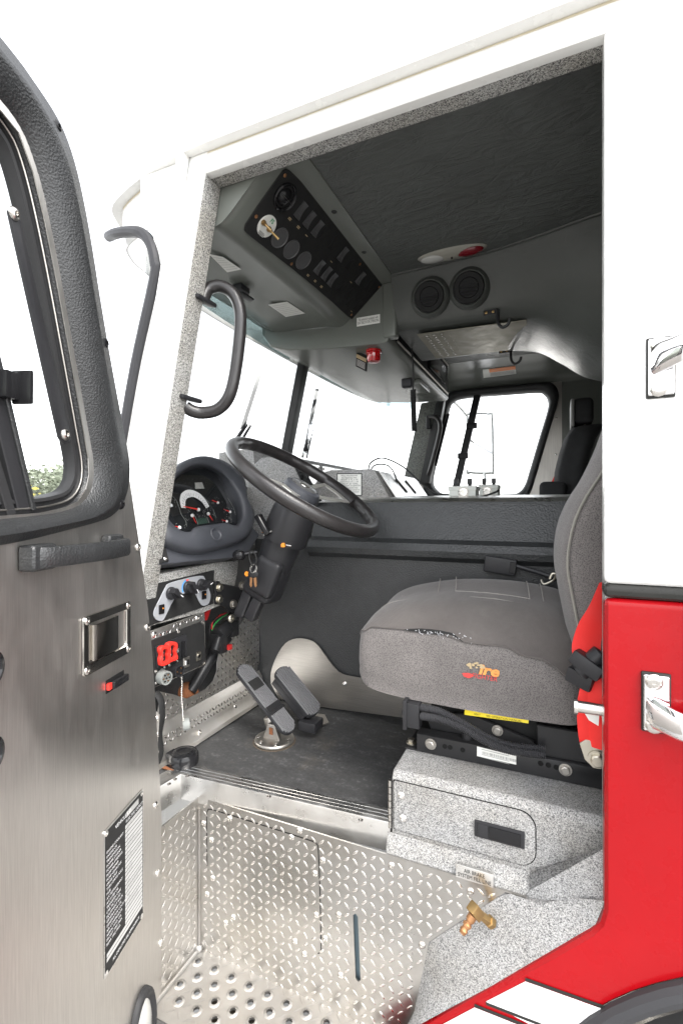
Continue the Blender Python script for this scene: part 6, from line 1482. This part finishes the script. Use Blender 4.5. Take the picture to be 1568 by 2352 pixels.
# passenger side mirror
MY = 2.72
q = [P(u, v, y=MY) for u, v in ((1073, 960), (1078, 950), (1122, 950), (1130, 960), (1132, 1075), (1126, 1086), (1080, 1085), (1073, 1078))]
g = G(); g.tube(smoothpath(q, 4, True), .010, 8, closed=True, k=1); mr = part('side_mirror', g, 'mirror_shell', T, label='passenger side mirror outside the window')
mcn = sum(q, V((0, 0, 0)))/len(q); mn = V((.50, -.66, .56)).normalized()
g = G(); qq = [mcn+(p-mcn)*.96 for p in q]; qq = [V((p.x, mcn.y+(-(p.x-mcn.x)*mn.x-(p.z-mcn.z)*mn.z)/mn.y, p.z)) for p in qq]; g.prism(qq, (0, .004, 0)); part('mirror_face', g, 'chrome', mr)
g = G(); g.tube([P(1112, 1086, y=MY), P(1112, 1110, y=MY-.02), P(1080, 1122, y=MY-.1), P(1040, 1125, y=2.46)], .012, 8); g.tube([P(1073, 955, y=MY), P(1050, 930, y=2.6), P(1030, 915, y=2.46)], .010, 8); part('mirror_arm', g, 'mirror_shell', mr)
# ---- loose radio boxes with cables on the engine cover
def rbox(label, u0, u1, vt, vb, y, s):
    a = P(u0, vb, y=y); b = P(u1, vt, y=y); w = b.x-a.x; zb_ = max(pz(y), 0); h = b.z-a.z
    t = thing('radio_input_box', label, 'radio box', (a.x+w/2, y+.04, zb_+.001), 'radio input boxes on the engine cover')
    z0_ = zb_+.001; z1_ = b.z
    g = G(); g.bx(a.x, b.x, y, y+.085, z0_, z1_); g.bevel(.004, 2); part('box', g, 'box_grey', t)
    g = G(); g.bx(a.x-.002, b.x+.002, y-.002, y+.087, z1_-.014, z1_+.002); g.bevel(.002, 1); part('lid', g, 'box_grey', t)
    c = V(((a.x+b.x)/2+.005*s, y-.001, z0_+(z1_-z0_)*.40)); g = G(); g.box(c, (.034, .003, .034)); part('socket_plate', g, 'dull_steel', t)
    g = G(); g.lathe(c, (0, -1, 0), [(.014, 0), (.014, .008), (.010, .009), (.010, .003), (.001, .003)], 18); part('socket', g, 'steel', t)
    g = G(); text(g, 'RADIO\nINPUT', V((c.x-.003, y-.003, z1_-.022)), (1, 0, 0), (0, 0, 1), .0105, 'CENTER', line=.9); part('lettering', g, 'black_ink', t, flat=True)
    for dx_ in (.2, .72):
        x = a.x+w*dx_; g = G(); g.cyl((x, y+.04, z1_), (x, y+.04, z1_+.012), .007, 10); g.box((x, y+.04, z1_+.02), (.016, .016, .02)); part('cap', g, 'black_plastic', t)
    return t, a, b
def pz(y):
    for (ya, za), (yb, zb2) in zip(pr[6:], pr[7:]):
        if ya <= y <= yb: return za+(zb2-za)*(y-ya)/(yb-ya)
    return .04
t1, a1_, b1_ = rbox('grey radio input box nearest the camera on the engine cover', 1030, 1092, 1117, 1158, .82, 1)
t2, a2_, b2_ = rbox('grey radio input box behind the nearer one on the engine cover', 1100, 1143, 1114, 1145, 1.08, -1)
def cable(label, pts, r=.004, mat='cable', name='cable'):
    g = G(); g.tube(pts, r, 6); o = part(name, g, mat, None); tagthing(o, label, 'cable'); return o
zc1 = pz(.80)
cable('black cable running along the engine cover to the front radio box', [V((-.60, .80, .032)), V((-.45, .77, .030)), V((-.36, .76, .030)), V((-.26, .78, .032)), V((-.20, .80, .05)), V((-.185, .815, .06))])
cable('thin black cable arching from the dash down to the radio boxes', [P(845, 1082, y=1.0), P(852, 1062, y=1.02), P(880, 1052, y=1.05), P(925, 1072, y=1.05), P(965, 1108, y=1.0), P(1000, 1132, y=.95), P(1030, 1136, y=.91)], .0035)
cable('thin black cable arching to the silver plate beside the labelled dash block', [P(847, 1086, y=.97), P(862, 1068, y=.98), P(892, 1070, y=1.0), P(908, 1095, y=1.0), P(912, 1125, y=.98), P(917, 1145, y=.95)], .0035)
cable('short white cable looped beside the front radio box', [b1_+V((.0, .03, -.035)), b1_+V((.02, .0, -.045)), b1_+V((.014, -.03, -.055)), b1_+V((-.015, -.04, -.055))], .004, 'cable_white')
# ================================================================== ground and what shows beyond the windows
GZ = -CAMZ
g = G(); g.poly([(-900, -900, GZ), (900, -900, GZ), (900, 900, GZ), (-900, 900, GZ)]); o = part('ground', g, 'asphalt', None, flat=True); o['kind'] = 'structure'
def tree(u, dist, hgt, rad, label, leaf='leaf', seed=1, n=2600):
    rnd = random.Random(seed); d = ray(u, 1165); d.normalize(); b = CAMP+d*dist; b.z = GZ
    t = thing('tree', label, 'tree', b, 'trees beyond the open door')
    g = G(); g.tube([b, b+V((.1, 0, hgt*.35)), b+V((0, .1, hgt*.7))], lambda s: .16*(1-s*.7), 8)
    for k in range(6):
        a = 2*math.pi*k/6; z = hgt*(.35+.07*k); g.tube([b+V((0, 0, z)), b+V((math.cos(a)*rad*.4, math.sin(a)*rad*.4, z+hgt*.12)), b+V((math.cos(a)*rad*.75, math.sin(a)*rad*.75, z+hgt*.18))], lambda s: .05*(1-s*.7), 5)
    part('trunk', g, 'bark', t)
    g = G(); cl = [(V((rnd.gauss(0, .45)*rad, rnd.gauss(0, .45)*rad, hgt*rnd.uniform(.35, .92))), rnd.uniform(.22, .42)*rad) for _ in range(26)]
    for i in range(n):
        c, r = rnd.choice(cl); p = b+c+V((rnd.gauss(0, .5), rnd.gauss(0, .5), rnd.gauss(0, .42)))*r
        s = rnd.uniform(.10, .2); a = V((rnd.gauss(0, 1), rnd.gauss(0, 1), rnd.gauss(0, 1))).normalized(); x, y, z = frame(a); g.poly([p-x*s, p-y*s*.5, p+x*s, p+y*s*.5])
    part('crown', g, leaf, t, flat=True, keep=True); return t
tree(158, 38, 4.6, 2.3, 'full leafy tree right of the window divider in the door window', seed=3)
tree(82, 46, 4.9, 2.0, 'tree behind the window divider at left in the door window', seed=5)
tree(-8, 30, 3.2, 1.6, 'low yellowing tree at the far left edge of the door window', 'leaf_yellow', 8)
tree(205, 60, 5.6, 3.2, 'distant tree nearest the front corner of the door glass', seed=11)
tree(45, 64, 5.2, 3.4, 'distant tree seen through the tinted sash of the door window', seed=13)
d = ray(120, 1165); d.normalize(); b = CAMP+d*30; b.z = GZ
bl_ = thing('white_building', 'low white building below the trees in the door window', 'building', b)
g = G(); X_ = V((d.y, -d.x, 0)); g.box(b+V((0, 0, 1.0)), (9, 4, 2.0), (X_, d, V((0, 0, 1)))); part('wall', g, 'wall_white', bl_)
g = G(); g.box(b+V((0, 0, 2.08)), (9.4, 4.4, .16), (X_, d, V((0, 0, 1)))); part('roof', g, 'wall_white', bl_)
for k in (-2, 0, 2):
    g = G(); g.box(b+X_*k-d*2.02+V((0, 0, 1.2)), (.9, .06, .8), (X_, d, V((0, 0, 1)))); part('window', g, 'glass_edge', bl_)
